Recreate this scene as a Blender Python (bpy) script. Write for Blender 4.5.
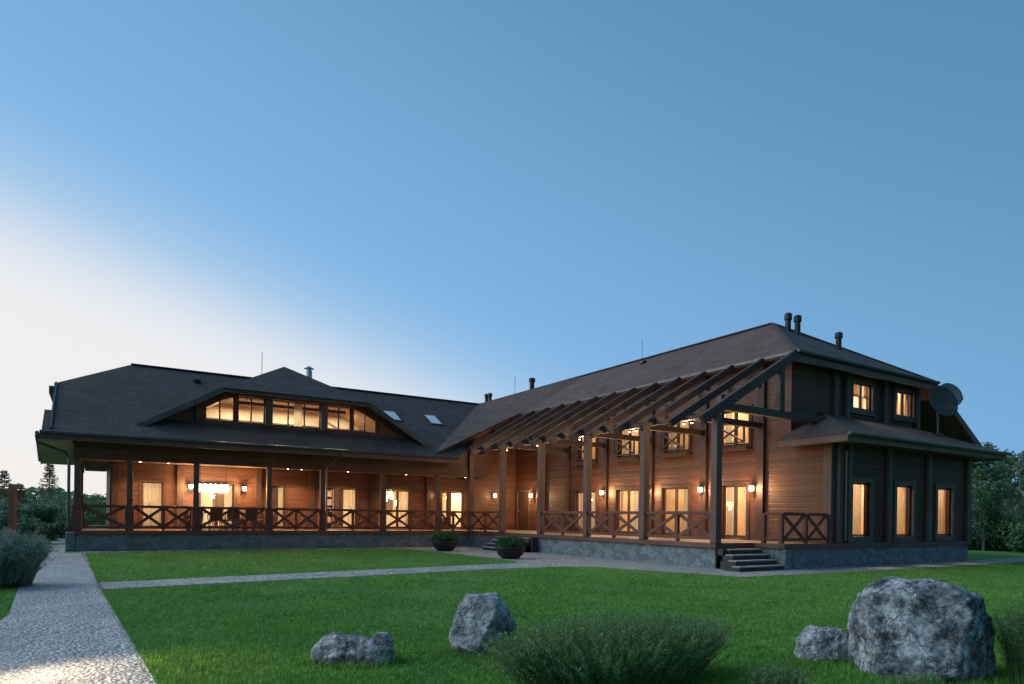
import bpy, bmesh, math, random
import numpy as np
from mathutils import Vector, Matrix, noise as mnoise

for o in list(bpy.data.objects): bpy.data.objects.remove(o)
scene = bpy.context.scene
COL = scene.collection
R = math.radians
random.seed(7)

# ------------------------------------------------------------------ camera
YAW = R(32.0277)
CX, CY, CZ = -15.9168, -13.8735, 1.4815
cam_d = bpy.data.cameras.new("Camera")
cam = bpy.data.objects.new("Camera", cam_d); COL.objects.link(cam)
cam_d.sensor_width = 36.0
cam_d.lens = 670.79 / 1024 * 36
cam_d.shift_y = (516.78 - 342) / 1024
cam_d.clip_start = 0.1; cam_d.clip_end = 3000
ROLL = R(0.7566)
cam.matrix_world = (Matrix.Translation((CX, CY, CZ)) @ Matrix.Rotation(-YAW, 4, 'Z')
                    @ Matrix.Rotation(R(90), 4, 'X') @ Matrix.Rotation(ROLL, 4, 'Z'))
scene.camera = cam
RIGHT = Vector((math.cos(YAW), -math.sin(YAW), 0)); FWD = Vector((math.sin(YAW), math.cos(YAW), 0))
CAMP = Vector((CX, CY, 0))
def rel(r, f, z=0.0):                      # a ground point r metres right and f metres ahead of the viewer
    return CAMP + RIGHT * r + FWD * f + Vector((0, 0, z))

# ------------------------------------------------------------------ world and sun
SUN_AZ = YAW - R(62)          # from +Y towards +X: low behind the left wing
SUN_EL = R(2.0)
world = bpy.data.worlds.new("World"); scene.world = world; world.use_nodes = True
wn = world.node_tree; wn.nodes.clear()
def N(t, typ, **kw):
    n = t.nodes.new(typ)
    for k, v in kw.items():
        if k in n.inputs: n.inputs[k].default_value = v
        else: setattr(n, k, v)
    return n
def L(t, a, b): t.links.new(a, b)
def mul(t, a, b, fac=1.0, mode='MULTIPLY'):
    m = N(t, 'ShaderNodeMix', data_type='RGBA', blend_type=mode); m.inputs[0].default_value = fac
    L(t, a, m.inputs[6]); L(t, b, m.inputs[7]); return m.outputs[2]
sky = N(wn, 'ShaderNodeTexSky', sky_type='NISHITA', sun_disc=False, sun_elevation=SUN_EL,
        sun_rotation=SUN_AZ, altitude=0, air_density=1.0, dust_density=0.6, ozone_density=4.0)
# dusk: the after-glow lies low to the left of the view; the sky darkens with the angle away from it
GLOW = -(RIGHT * .375 + Vector((0, 0, .918)) - FWD * .126)
tcw = N(wn, 'ShaderNodeTexCoord'); dp = N(wn, 'ShaderNodeVectorMath', operation='DOT_PRODUCT'); dp.inputs[1].default_value = GLOW
L(wn, tcw.outputs['Generated'], dp.inputs[0])
mr = N(wn, 'ShaderNodeMapRange'); mr.inputs['From Min'].default_value = -.7; mr.inputs['From Max'].default_value = .3
L(wn, dp.outputs['Value'], mr.inputs['Value'])
cr = N(wn, 'ShaderNodeValToRGB'); cr.color_ramp.interpolation = 'B_SPLINE'
SKY = [(-.7, (.095, .27, .475)), (-.58, (.11, .295, .515)), (-.46, (.13, .335, .58)), (-.32, (.19, .425, .70)), (-.2, (.215, .465, .79)), (-.10, (.26, .52, .86)), (-.03, (.42, .65, .91)), (.03, (.81, .86, .93)), (.09, (.96, .95, .95)), (.3, (.97, .94, .92))]
while len(cr.color_ramp.elements) < len(SKY): cr.color_ramp.elements.new(.5)
for e, (p, c) in zip(cr.color_ramp.elements, SKY): e.position = (p + .7); e.color = (*c, 1)
L(wn, mr.outputs[0], cr.inputs[0])
bg0 = N(wn, 'ShaderNodeBackground', Strength=0.12); L(wn, sky.outputs[0], bg0.inputs[0])
dp2 = N(wn, 'ShaderNodeVectorMath', operation='DOT_PRODUCT'); dp2.inputs[1].default_value = (-RIGHT * .75 + FWD * .66)
L(wn, tcw.outputs['Generated'], dp2.inputs[0])
dim = N(wn, 'ShaderNodeMapRange', interpolation_type='SMOOTHSTEP'); dim.inputs['From Min'].default_value = -.95; dim.inputs['From Max'].default_value = -.05; dim.inputs['To Min'].default_value = .52; dim.inputs['To Max'].default_value = 1.0
L(wn, dp2.outputs['Value'], dim.inputs['Value'])     # the sky opposite the after-glow is already in the earth's shadow
bg = N(wn, 'ShaderNodeBackground', Strength=1.0); L(wn, mul(wn, cr.outputs[0], dim.outputs[0]), bg.inputs[0])
ad = N(wn, 'ShaderNodeMixShader'); ad.inputs[0].default_value = .9; L(wn, bg0.outputs[0], ad.inputs[1]); L(wn, bg.outputs[0], ad.inputs[2])
wo = N(wn, 'ShaderNodeOutputWorld'); L(wn, ad.outputs[0], wo.inputs[0])

sun_d = bpy.data.lights.new("Sun", 'SUN'); sun_d.energy = 1.5; sun_d.angle = R(50); sun_d.color = (.86, .95, 1)
sun = bpy.data.objects.new("Sun", sun_d); COL.objects.link(sun)
SUN_AZ2 = YAW - R(84); SE = R(36)          # the bright evening sky high on the left, a broad soft source
sv = Vector((math.sin(SUN_AZ2) * math.cos(SE), math.cos(SUN_AZ2) * math.cos(SE), math.sin(SE)))
sun.rotation_euler = sv.to_track_quat('Z', 'Y').to_euler()

vs = scene.view_settings
vs.view_transform = 'Standard'; vs.look = 'None'; vs.exposure = 0.0; vs.gamma = 1.0; vs.use_curve_mapping = False
scene.cycles.use_denoising = True
scene.cycles.max_bounces = 8; scene.cycles.transparent_max_bounces = 12
scene.cycles.sample_clamp_indirect = 6.0
scene.cycles.caustics_reflective = False; scene.cycles.caustics_refractive = False

# ------------------------------------------------------------------ materials
def new_mat(name):
    m = bpy.data.materials.new(name); m.use_nodes = True
    t = m.node_tree; t.nodes.clear()
    out = N(t, 'ShaderNodeOutputMaterial'); b = N(t, 'ShaderNodeBsdfPrincipled')
    L(t, b.outputs[0], out.inputs[0])
    return m, t, b
def ramp(t, fac, stops):
    r = N(t, 'ShaderNodeValToRGB')
    els = r.color_ramp.elements
    while len(els) < len(stops): els.new(0.5)
    for e, (p, c) in zip(els, stops):
        e.position = p; e.color = (*c, 1) if len(c) == 3 else c
    L(t, fac, r.inputs[0]); return r.outputs[0]
def coords(t, scale=(1, 1, 1), kind='Object'):
    tc = N(t, 'ShaderNodeTexCoord'); mp = N(t, 'ShaderNodeMapping'); mp.inputs['Scale'].default_value = scale
    L(t, tc.outputs[kind], mp.inputs[0]); return mp.outputs[0]
def noise_tex(t, vec, scale, detail=4, rough=.55):
    n = N(t, 'ShaderNodeTexNoise', Scale=scale, Detail=detail, Roughness=rough); L(t, vec, n.inputs['Vector']); return n.outputs['Fac']
def bump(t, b, h, strength=.5, dist=.02):
    n = N(t, 'ShaderNodeBump', Strength=strength, Distance=dist); L(t, h, n.inputs['Height']); L(t, n.outputs[0], b.inputs['Normal'])
def math_n(t, op, a, bval=None, b=None):
    m = N(t, 'ShaderNodeMath', operation=op); L(t, a, m.inputs[0])
    if b is not None: L(t, b, m.inputs[1])
    elif bval is not None: m.inputs[1].default_value = bval
    return m.outputs[0]

def wood(name, c0, c1, rough=.6, grain=(1, 1, 12), scale=6):
    m, t, b = new_mat(name)
    v = coords(t, grain); n = noise_tex(t, v, scale, 6, .65)
    v2 = coords(t, (1, 1, 1)); n2 = noise_tex(t, v2, 1.1, 3)
    col = ramp(t, n, [(.3, c0), (.72, c1)])
    col = mul(t, col, ramp(t, n2, [(.3, (.72, .72, .75)), (.7, (1.1, 1.08, 1.05))]))
    L(t, col, b.inputs['Base Color']); b.inputs['Roughness'].default_value = rough
    bump(t, b, n, .25, .01); return m

def log_wall(name, c0, c1):                     # squared logs laid in courses
    m, t, b = new_mat(name)
    tc = N(t, 'ShaderNodeTexCoord'); sp = N(t, 'ShaderNodeSeparateXYZ'); L(t, tc.outputs['Object'], sp.inputs[0])
    zz = math_n(t, 'DIVIDE', sp.outputs[2], .19)
    fl = math_n(t, 'FLOOR', zz); fr = math_n(t, 'FRACT', zz)
    wnz = N(t, 'ShaderNodeTexWhiteNoise', noise_dimensions='1D'); L(t, fl, wnz.inputs['W'])
    v = coords(t, (1.2, 1.2, 14)); n = noise_tex(t, v, 3.5, 6, .65)
    v2 = coords(t, (.5, .5, .9)); n2 = noise_tex(t, v2, 1.6, 3)
    col = ramp(t, n, [(.28, c0), (.75, c1)])
    tone = ramp(t, wnz.outputs[0], [(0, (.78, .76, .76)), (1, (1.16, 1.12, 1.1))])
    col = mul(t, col, tone)
    col = mul(t, col, ramp(t, n2, [(.3, (.8, .78, .78)), (.7, (1.12, 1.1, 1.08))]))
    tri = math_n(t, 'ABSOLUTE', math_n(t, 'SUBTRACT', fr, .5))
    gro = ramp(t, tri, [(.40, (1, 1, 1)), (.49, (0, 0, 0))])
    L(t, col, b.inputs['Base Color']); b.inputs['Roughness'].default_value = .55
    h = N(t, 'ShaderNodeMix', data_type='RGBA', blend_type='ADD'); h.inputs[0].default_value = .25
    L(t, gro, h.inputs[6]); L(t, n, h.inputs[7]); bump(t, b, h.outputs[2], .55, .015)
    return m

def shingle(name, c0, c1, axis):                # axis: which horizontal axis runs along the courses
    m, t, b = new_mat(name)
    tc = N(t, 'ShaderNodeTexCoord'); sp = N(t, 'ShaderNodeSeparateXYZ'); L(t, tc.outputs['Object'], sp.inputs[0])
    cb = N(t, 'ShaderNodeCombineXYZ'); L(t, sp.outputs[axis], cb.inputs[0])
    L(t, math_n(t, 'MULTIPLY', sp.outputs[2], 2.0), cb.inputs[1])
    br = N(t, 'ShaderNodeTexBrick', Scale=1.0); L(t, cb.outputs[0], br.inputs[0])
    br.inputs['Color1'].default_value = (*c0, 1); br.inputs['Color2'].default_value = (*c1, 1)
    br.inputs['Mortar'].default_value = (c0[0] * .72, c0[1] * .72, c0[2] * .72, 1)
    br.inputs['Mortar Size'].default_value = .014; br.inputs['Brick Width'].default_value = .36; br.inputs['Row Height'].default_value = .27
    v = coords(t); n = noise_tex(t, v, .7, 4); n3 = noise_tex(t, v, 24, 3, .7)
    col = mul(t, br.outputs[0], ramp(t, n, [(.3, (.82, .82, .84)), (.7, (1.16, 1.14, 1.12))]))
    col = mul(t, col, ramp(t, n3, [(.3, (.8, .8, .8)), (.7, (1.22, 1.22, 1.22))]))
    L(t, col, b.inputs['Base Color']); b.inputs['Roughness'].default_value = .9
    bump(t, b, br.outputs['Fac'], -.3, .01); return m

def stone_clad(name):
    m, t, b = new_mat(name)
    v = coords(t, (1, 1, 1.5))
    nd = N(t, 'ShaderNodeTexNoise', Scale=2.5, Detail=3); L(t, v, nd.inputs['Vector'])
    mixv = N(t, 'ShaderNodeMix', data_type='RGBA', blend_type='ADD'); mixv.inputs[0].default_value = .35
    L(t, v, mixv.inputs[6]); L(t, nd.outputs['Color'], mixv.inputs[7])
    vo = N(t, 'ShaderNodeTexVoronoi', Scale=4.2, feature='F1'); L(t, mixv.outputs[2], vo.inputs['Vector'])
    ve = N(t, 'ShaderNodeTexVoronoi', Scale=4.2, feature='DISTANCE_TO_EDGE'); L(t, mixv.outputs[2], ve.inputs['Vector'])
    n = noise_tex(t, v, 14, 5, .7)
    sp = N(t, 'ShaderNodeSeparateColor'); L(t, vo.outputs['Color'], sp.inputs[0])
    col = ramp(t, sp.outputs[0], [(0, (.15, .18, .185)), (.5, (.20, .235, .24)), (1, (.26, .295, .30))])
    col = mul(t, col, ramp(t, n, [(.25, (.55, .57, .6)), (.75, (1.3, 1.3, 1.3))]))
    edge = ramp(t, ve.outputs['Distance'], [(0, (.62, .62, .63)), (.05, (1, 1, 1))])
    col = mul(t, col, edge); L(t, col, b.inputs['Base Color']); b.inputs['Roughness'].default_value = .8
    bump(t, b, mul(t, edge, ramp(t, n, [(0, (.3, .3, .3)), (1, (1, 1, 1))])), .8, .04); return m

def pebble(name, c0, c1, scale, gap=.35, rough=.75):
    m, t, b = new_mat(name)
    v = coords(t)
    vo = N(t, 'ShaderNodeTexVoronoi', Scale=scale); L(t, v, vo.inputs['Vector'])
    ve = N(t, 'ShaderNodeTexVoronoi', Scale=scale, feature='DISTANCE_TO_EDGE'); L(t, v, ve.inputs['Vector'])
    sp = N(t, 'ShaderNodeSeparateColor'); L(t, vo.outputs['Color'], sp.inputs[0])
    n = noise_tex(t, v, 1.3, 5, .6); n4 = noise_tex(t, v, 60, 3, .6)
    col = ramp(t, sp.outputs[0], [(0, c0), (1, c1)])
    col = mul(t, col, ramp(t, n, [(.3, (.8, .8, .82)), (.7, (1.15, 1.15, 1.12))]))
    col = mul(t, col, ramp(t, n4, [(.3, (.8, .8, .8)), (.7, (1.15, 1.15, 1.15))]))
    e = ramp(t, ve.outputs['Distance'], [(0, (gap, gap, gap)), (.14, (1, 1, 1))])
    L(t, mul(t, col, e), b.inputs['Base Color']); b.inputs['Roughness'].default_value = rough
    h = math_n(t, 'SUBTRACT', N(t, 'ShaderNodeValue').outputs[0], b=vo.outputs['Distance'])
    bump(t, b, h, 1.0, .03); return m

def plain(name, col, rough=.5, metal=0.0, var=.15, scale=8):
    m, t, b = new_mat(name)
    v = coords(t); n = noise_tex(t, v, scale, 4)
    base = N(t, 'ShaderNodeRGB'); base.outputs[0].default_value = (*col, 1)
    c = mul(t, base.outputs[0], ramp(t, n, [(.3, (1 - var,) * 3), (.7, (1 + var,) * 3)]))
    L(t, c, b.inputs['Base Color']); b.inputs['Roughness'].default_value = rough; b.inputs['Metallic'].default_value = metal
    return m

def leaf_mat(name, c0, c1, scale=3.0, trans=.25, var=.3):
    m, t, b = new_mat(name)
    v = coords(t); n = noise_tex(t, v, scale, 3); n2 = noise_tex(t, v, scale * 9, 2)
    col = ramp(t, n, [(.3, c0), (.7, c1)])
    col = mul(t, col, ramp(t, n2, [(.3, (1 - var, 1 - var * .9, 1 - var)), (.7, (1 + var, 1 + var * .85, 1 + var * .7))]))
    L(t, col, b.inputs['Base Color']); b.inputs['Roughness'].default_value = .6
    tr = N(t, 'ShaderNodeBsdfTranslucent'); L(t, col, tr.inputs[0])
    mx = N(t, 'ShaderNodeMixShader'); mx.inputs[0].default_value = trans
    out = [x for x in t.nodes if x.type == 'OUTPUT_MATERIAL'][0]
    L(t, b.outputs[0], mx.inputs[1]); L(t, tr.outputs[0], mx.inputs[2]); L(t, mx.outputs[0], out.inputs[0])
    return m

def glass_mat(name, gloss=.12):
    m = bpy.data.materials.new(name); m.use_nodes = True; t = m.node_tree; t.nodes.clear()
    out = N(t, 'ShaderNodeOutputMaterial'); tr = N(t, 'ShaderNodeBsdfTransparent'); tr.inputs[0].default_value = (.93, .93, .92, 1)
    gl = N(t, 'ShaderNodeBsdfGlossy', Roughness=.03); mx = N(t, 'ShaderNodeMixShader')
    lw = N(t, 'ShaderNodeLayerWeight', Blend=.5); fr = N(t, 'ShaderNodeMath', operation='POWER'); L(t, lw.outputs['Facing'], fr.inputs[0]); fr.inputs[1].default_value = 4.0
    fm = N(t, 'ShaderNodeMath', operation='MULTIPLY_ADD'); L(t, fr.outputs[0], fm.inputs[0]); fm.inputs[1].default_value = .8; fm.inputs[2].default_value = .04
    L(t, fm.outputs[0], mx.inputs[0]); L(t, tr.outputs[0], mx.inputs[1]); L(t, gl.outputs[0], mx.inputs[2]); L(t, mx.outputs[0], out.inputs[0])
    return m

def glow_mat(name, col, s):
    m = bpy.data.materials.new(name); m.use_nodes = True; t = m.node_tree; t.nodes.clear()
    out = N(t, 'ShaderNodeOutputMaterial'); e = N(t, 'ShaderNodeEmission', Strength=s); e.inputs[0].default_value = (*col, 1)
    L(t, e.outputs[0], out.inputs[0]); return m

M = {}
M['log'] = log_wall('stained_log', (.075, .028, .015), (.175, .070, .037))
M['log_shaded'] = log_wall('shaded_log', (.052, .016, .011), (.098, .034, .023))  # same logs on the gable end, its shade put into the colour
M['frieze'] = wood('frieze_wood', (.085, .032, .021), (.16, .065, .042), grain=(1, 1, 8))
M['post'] = wood('post_wood', (.10, .054, .042), (.19, .115, .09), grain=(8, 8, .7))
M['pil'] = wood('pilaster_wood', (.050, .024, .017), (.10, .05, .036), grain=(6, 6, .7))
M['fascia'] = wood('fascia_wood', (.13, .075, .055), (.22, .135, .10), grain=(1, 1, 8))
M['rail'] = wood('rail_wood', (.125, .040, .026), (.21, .072, .048), grain=(2, 2, 2))
M['trim'] = wood('trim_wood', (.080, .066, .064), (.150, .128, .124), grain=(4, 4, 1))
M['beam'] = wood('beam_wood', (.048, .031, .027), (.105, .070, .062), grain=(1, 6, 6))
M['soffit'] = wood('soffit_wood', (.16, .085, .045), (.30, .16, .085), grain=(1, 8, 1))
M['soffit_grey'] = wood('grey_soffit', (.38, .36, .32), (.52, .49, .45), grain=(8, 1, 1))
M['deck'] = wood('deck_wood', (.20, .12, .07), (.36, .23, .14), grain=(3, 3, 1))
M['doorwood'] = wood('door_wood', (.055, .022, .014), (.11, .044, .026), grain=(6, 6, .8))
M['table'] = wood('table_wood', (.16, .10, .06), (.28, .18, .11), grain=(6, 1, 1))
M['rim'] = wood('rim_wood', (.12, .055, .042), (.20, .10, .076), grain=(1, 1, 8))
M['shX'] = shingle('shingle_dark', (.075, .055, .050), (.105, .080, .074), 0)
M['shY'] = shingle('shingle_brown', (.105, .062, .050), (.150, .093, .078), 1)
M['stone'] = stone_clad('stone_cladding')
M['gravel'] = pebble('gravel', (.30, .30, .30), (.62, .61, .59), 26)
M['cobble'] = pebble('cobble', (.36, .37, .375), (.72, .72, .71), 25, .25)
M['paver'] = pebble('cross_path_stone', (.30, .30, .30), (.58, .58, .57), 11, .25)
M['frame'] = wood('window_frame_wood', (.055, .026, .016), (.11, .05, .03), grain=(4, 4, 1))
M['glass'] = glass_mat('window_glass')
M['gutter'] = plain('gutter_metal', (.10, .095, .095), .35, .6)
M['metal'] = plain('grey_metal', (.16, .17, .18), .4, .8)
M['steel'] = plain('steel_flue', (.42, .45, .48), .3, .9)
M['black'] = plain('black_paint', (.02, .02, .022), .45)
M['cream'] = plain('cream_plaster', (.72, .60, .42), .8, 0, .08, 2)
M['inwood'] = wood('pale_interior_wood', (.42, .26, .13), (.62, .42, .23), grain=(1, 1, 9))
M['curtain'] = leaf_mat('curtain_cloth', (.56, .48, .36), (.66, .58, .45), 1.2, .4, .06)
M['drape'] = leaf_mat('ochre_drape', (.52, .36, .20), (.62, .46, .28), 2.0, .4, .08)
M['lampglass'] = glow_mat('lamp_glass', (1.0, .76, .45), 26)
M['bulb'] = glow_mat('spot_bulb', (1.0, .75, .45), 18)
M['skylight'] = plain('skylight_glass', (.80, .78, .78), .35, 0, .05)
M['dish'] = plain('dish_paint', (.045, .05, .055), .6)
M['dish_pale'] = plain('pale_dish_paint', (.13, .145, .155), .6)
M['white'] = plain('white_paint', (.7, .7, .7), .5)

# ------------------------------------------------------------------ mesh helpers
class MB:
    def __init__(s): s.v = []; s.f = []
    def add(s, vs_, fs):
        k = len(s.v); s.v += [tuple(p) for p in vs_]; s.f += [tuple(i + k for i in f) for f in fs]; return s
    def box(s, x0, x1, y0, y1, z0, z1):
        x0, x1 = sorted((x0, x1)); y0, y1 = sorted((y0, y1)); z0, z1 = sorted((z0, z1))
        return s.add([(x0, y0, z0), (x1, y0, z0), (x1, y1, z0), (x0, y1, z0), (x0, y0, z1), (x1, y0, z1), (x1, y1, z1), (x0, y1, z1)],
                     [(3, 2, 1, 0), (4, 5, 6, 7), (0, 1, 5, 4), (1, 2, 6, 5), (2, 3, 7, 6), (3, 0, 4, 7)])
    def bar(s, p, q, w, h, up=(0, 0, 1)):       # rectangular bar from p to q
        p, q, up = Vector(p), Vector(q), Vector(up)
        d = (q - p).normalized(); a = d.cross(up).normalized() * w / 2; b = a.cross(d).normalized() * h / 2
        vs_ = [p - a - b, p + a - b, p + a + b, p - a + b, q - a - b, q + a - b, q + a + b, q - a + b]
        return s.add(vs_, [(0, 1, 2, 3), (7, 6, 5, 4), (1, 0, 4, 5), (2, 1, 5, 6), (3, 2, 6, 7), (0, 3, 7, 4)])
    def tube(s, pts, r, n=8):
        pts = [Vector(p) for p in pts]; rs = r if isinstance(r, (list, tuple)) else [r] * len(pts)
        ring = []
        for i, p in enumerate(pts):
            d = (pts[min(i + 1, len(pts) - 1)] - pts[max(i - 1, 0)]).normalized()
            a = d.orthogonal().normalized() if abs(d.z) > .99 else d.cross(Vector((0, 0, 1))).normalized()
            b = d.cross(a).normalized()
            ring.append([p + (a * math.cos(2 * math.pi * k / n) + b * math.sin(2 * math.pi * k / n)) * rs[i] for k in range(n)])
        fs = [(i * n + k, i * n + (k + 1) % n, (i + 1) * n + (k + 1) % n, (i + 1) * n + k) for i in range(len(pts) - 1) for k in range(n)]
        fs += [tuple(range(n))[::-1], tuple((len(pts) - 1) * n + k for k in range(n))]
        return s.add([p for r_ in ring for p in r_], fs)
    def lathe(s, prof, c=(0, 0, 0), n=24):
        c = Vector(c); m = len(prof)
        vs_ = [c + Vector((r * math.cos(2 * math.pi * k / n), r * math.sin(2 * math.pi * k / n), z)) for r, z in prof for k in range(n)]
        fs = [(i * n + k, i * n + (k + 1) % n, (i + 1) * n + (k + 1) % n, (i + 1) * n + k) for i in range(m - 1) for k in range(n)]
        return s.add(vs_, fs)
    def slab(s, poly, t):                       # planar polygon with vertical thickness below it
        n = len(poly); top = [Vector(p) for p in poly]; bot = [p - Vector((0, 0, t)) for p in top]
        fs = [tuple(range(n)), tuple(range(2 * n - 1, n - 1, -1))] + [(i, i + n, (i + 1) % n + n, (i + 1) % n) for i in range(n)]
        return s.add(top + bot, fs)
    def wall(s, P, s0, s1, z0, z1, t, openings):     # wall with real openings; P maps (s, z, depth) to a point
        ss = sorted({s0, s1, *[o[0] for o in openings], *[o[1] for o in openings]}); zs = sorted({z0, z1, *[o[2] for o in openings], *[o[3] for o in openings]})
        ss = [x for x in ss if s0 <= x <= s1]; zs = [x for x in zs if z0 <= x <= z1]
        def solid(i, j):
            if not (0 <= i < len(ss) - 1 and 0 <= j < len(zs) - 1): return False
            a, b = (ss[i] + ss[i + 1]) / 2, (zs[j] + zs[j + 1]) / 2
            return not any(o[0] < a < o[1] and o[2] < b < o[3] for o in openings)
        for i in range(len(ss) - 1):
            for j in range(len(zs) - 1):
                if not solid(i, j): continue
                a0, a1, b0, b1 = ss[i], ss[i + 1], zs[j], zs[j + 1]
                q = lambda x, z, d: P(x, z, d)
                s.add([q(a0, b0, 0), q(a1, b0, 0), q(a1, b1, 0), q(a0, b1, 0)], [(0, 1, 2, 3)])
                s.add([q(a0, b0, -t), q(a1, b0, -t), q(a1, b1, -t), q(a0, b1, -t)], [(3, 2, 1, 0)])
                for (di, dj, e) in ((-1, 0, (a0, b0, a0, b1)), (1, 0, (a1, b0, a1, b1)), (0, -1, (a0, b0, a1, b0)), (0, 1, (a0, b1, a1, b1))):
                    if not solid(i + di, j + dj):
                        s.add([q(e[0], e[1], 0), q(e[2], e[3], 0), q(e[2], e[3], -t), q(e[0], e[1], -t)], [(0, 1, 2, 3)])
        return s
    def build(s, name, mat, parent=None, bevel=0, smooth=False):
        me = bpy.data.meshes.new(name); me.from_pydata(s.v, [], s.f); me.update()
        bm = bmesh.new(); bm.from_mesh(me); bmesh.ops.remove_doubles(bm, verts=bm.verts, dist=1e-5) if smooth else None
        bmesh.ops.recalc_face_normals(bm, faces=bm.faces); bm.to_mesh(me); bm.free()
        me.materials.append(mat)
        if smooth: me.polygons.foreach_set('use_smooth', [True] * len(me.polygons))
        o = bpy.data.objects.new(name, me); COL.objects.link(o)
        if parent is not None: o.parent = parent
        if bevel:
            md = o.modifiers.new('bevel', 'BEVEL'); md.width = bevel; md.segments = 2; md.limit_method = 'ANGLE'
        return o
def mesh_np(name, verts, faces_n, mat, parent=None, nper=4):   # numpy verts (n,3), consecutive faces of nper verts
    me = bpy.data.meshes.new(name); nv = len(verts); nf = nv // nper
    me.vertices.add(nv); me.vertices.foreach_set('co', np.asarray(verts, dtype=np.float32).ravel())
    me.loops.add(nv); me.loops.foreach_set('vertex_index', np.arange(nv, dtype=np.int32))
    me.polygons.add(nf); me.polygons.foreach_set('loop_start', np.arange(0, nv, nper, dtype=np.int32))
    me.update(calc_edges=True); me.materials.append(mat)
    o = bpy.data.objects.new(name, me); COL.objects.link(o)
    if parent is not None: o.parent = parent
    return o
def tag(o, label=None, cat=None, group=None, kind=None):
    if label: o['label'] = label
    if cat: o['category'] = cat
    if group: o['group'] = group
    if kind: o['kind'] = kind
    return o
def empty(name, loc=(0, 0, 0), rz=0.0):
    o = bpy.data.objects.new(name, None); COL.objects.link(o); o.location = loc; o.rotation_euler.z = rz; o.empty_display_size = .3; return o
def copy_tree(o, parent=None):
    c = o.copy(); COL.objects.link(c)
    if parent is not None: c.parent = parent
    for ch in list(o.children): copy_tree(ch, c)
    return c
def lamp(kind, loc, power, col=(1, .70, .38), size=.05, parent=None, **kw):
    d = bpy.data.lights.new('light', kind); d.energy = power; d.color = col
    if kind == 'AREA':
        d.shape = 'RECTANGLE'; d.size = kw.get('sx', 1); d.size_y = kw.get('sy', 1)
    else: d.shadow_soft_size = size
    if kind == 'SPOT': d.spot_size = kw.get('angle', R(110)); d.spot_blend = .8
    o = bpy.data.objects.new('light', d); COL.objects.link(o); o.location = loc
    if parent is not None: o.parent = parent
    return o

# ------------------------------------------------------------------ ground
def sheet(name, polys, z, mat):
    mb = MB()
    for p in polys: mb.add([(x, y, z) for x, y in p], [tuple(range(len(p)))])
    o = mb.build(name, mat); o['kind'] = 'structure'; return o
m, t, b = new_mat('lawn_soil')
v = coords(t); n = noise_tex(t, v, .55, 5); n2 = noise_tex(t, v, 38, 4, .7); n3 = noise_tex(t, v, .06, 3)
c = ramp(t, n, [(.3, (.064, .185, .026)), (.7, (.105, .26, .040))])
c = mul(t, c, ramp(t, n2, [(.25, (.5, .55, .5)), (.75, (1.45, 1.4, 1.4))]))
c = mul(t, c, ramp(t, n3, [(.35, (.85, .9, .85)), (.65, (1.15, 1.1, 1.05))]))
L(t, c, b.inputs['Base Color']); b.inputs['Roughness'].default_value = .9; bump(t, b, n2, .8, .03)
M['lawn'] = m
gm = MB(); gm.add([(-1500, -1500, 0), (1500, -1500, 0), (1500, 1500, 0), (-1500, 1500, 0)], [(0, 1, 2, 3)])
g = gm.build('lawn', M['lawn']); g['kind'] = 'structure'
sheet('garden_path', [[(-15.36, -15), (-15.43, -7.4), (-15.80, 2.0), (-16.10, 14.3), (-16.75, 14.3), (-16.75, 45), (-18.6, 45), (-18.3, 14.3), (-17.10, 2.0), (-16.9, -2), (-17.2, -7.4), (-17.6, -15)]], .008, M['cobble'])
sheet('cross_path', [[(-15.80, 2.42), (-15.77, 1.0), (-6.1, 2.4), (-3.2, 2.2), (-2.2, 4.5), (-4.9, 4.15)]], .008, M['paver'])
sheet('gravel_strip', [[(-16.2, 14.35), (-4.6, 14.6), (-4.3, 12.6), (-3.9, 9), (-3.9, 5.5), (-4.3, 4.3), (-3.0, 1.9), (-1.7, -2.3), (3, -2.55), (10.5, -2.5), (40, -2.2), (40, -1.0), (13.3, -1.0), (13.0, 3), (0.5, 3), (.5, 16), (-16.2, 16)]], .004, M['gravel'])

# ------------------------------------------------------------------ house
house = empty('log_house')
tag(house, 'large dark wooden log house with two wings, porches and shingle roofs', 'house')
DZ = .75
DX, DZR, DE = -8.35, 8.4, 3.1
def PX(c):   # facade facing -X at X=c
    return lambda s, z, d=0: (c - d, s, z)
def PY(c):   # facade facing -Y at Y=c
    return lambda s, z, d=0: (s, c - d, z)
def fbox(mb, P, s0, s1, z0, z1, d0, d1):
    a = P(s0, z0, d0); b = P(s1, z1, d1); return mb.box(a[0], b[0], a[1], b[1], a[2], b[2])
FX, FY, EY, UY = 4.25, 18.0, -1.1, .5
PFX, PFY, PE, PU, PD = PX(FX), PY(FY), PY(EY), PY(UY), PY(16.1)

# foundation, deck, rims
def part(name, mat, fn, bevel=0, parent=house):
    mb = MB(); fn(mb); return mb.build(name, mat, parent, bevel)
part('foundation', M['stone'], lambda m: (m.box(-16.4, .02, 15.5, 15.8, 0, .615), m.box(-16.4, -16.1, 15.82, 27, 0, .615),
     m.box(.0, .3, 0, 15.48, 0, .615), m.box(1.72, 13.1, EY, EY + .3, 0, .615), m.box(1.72, 1.98, EY + .32, 0, 0, .615), m.box(.32, 1.70, -.0, .28, 0, .615), m.box(12.8, 13.1, EY + .32, 18, 0, .615)))
part('stone_pier', M['stone'], lambda m: m.box(-16.75, -16.42, 15.62, 16.3, 0, .70), .03)
part('deck', M['deck'], lambda m: (m.box(-16.3, 0.1, 15.56, 18.0, .60, DZ), m.box(.1, 4.25, .06, 18.0, .60, DZ), m.box(1.78, 4.25, EY + .06, .06, .60, DZ), m.box(-16.3, -15.3, 18, 27, .6, DZ)), .004)
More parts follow.
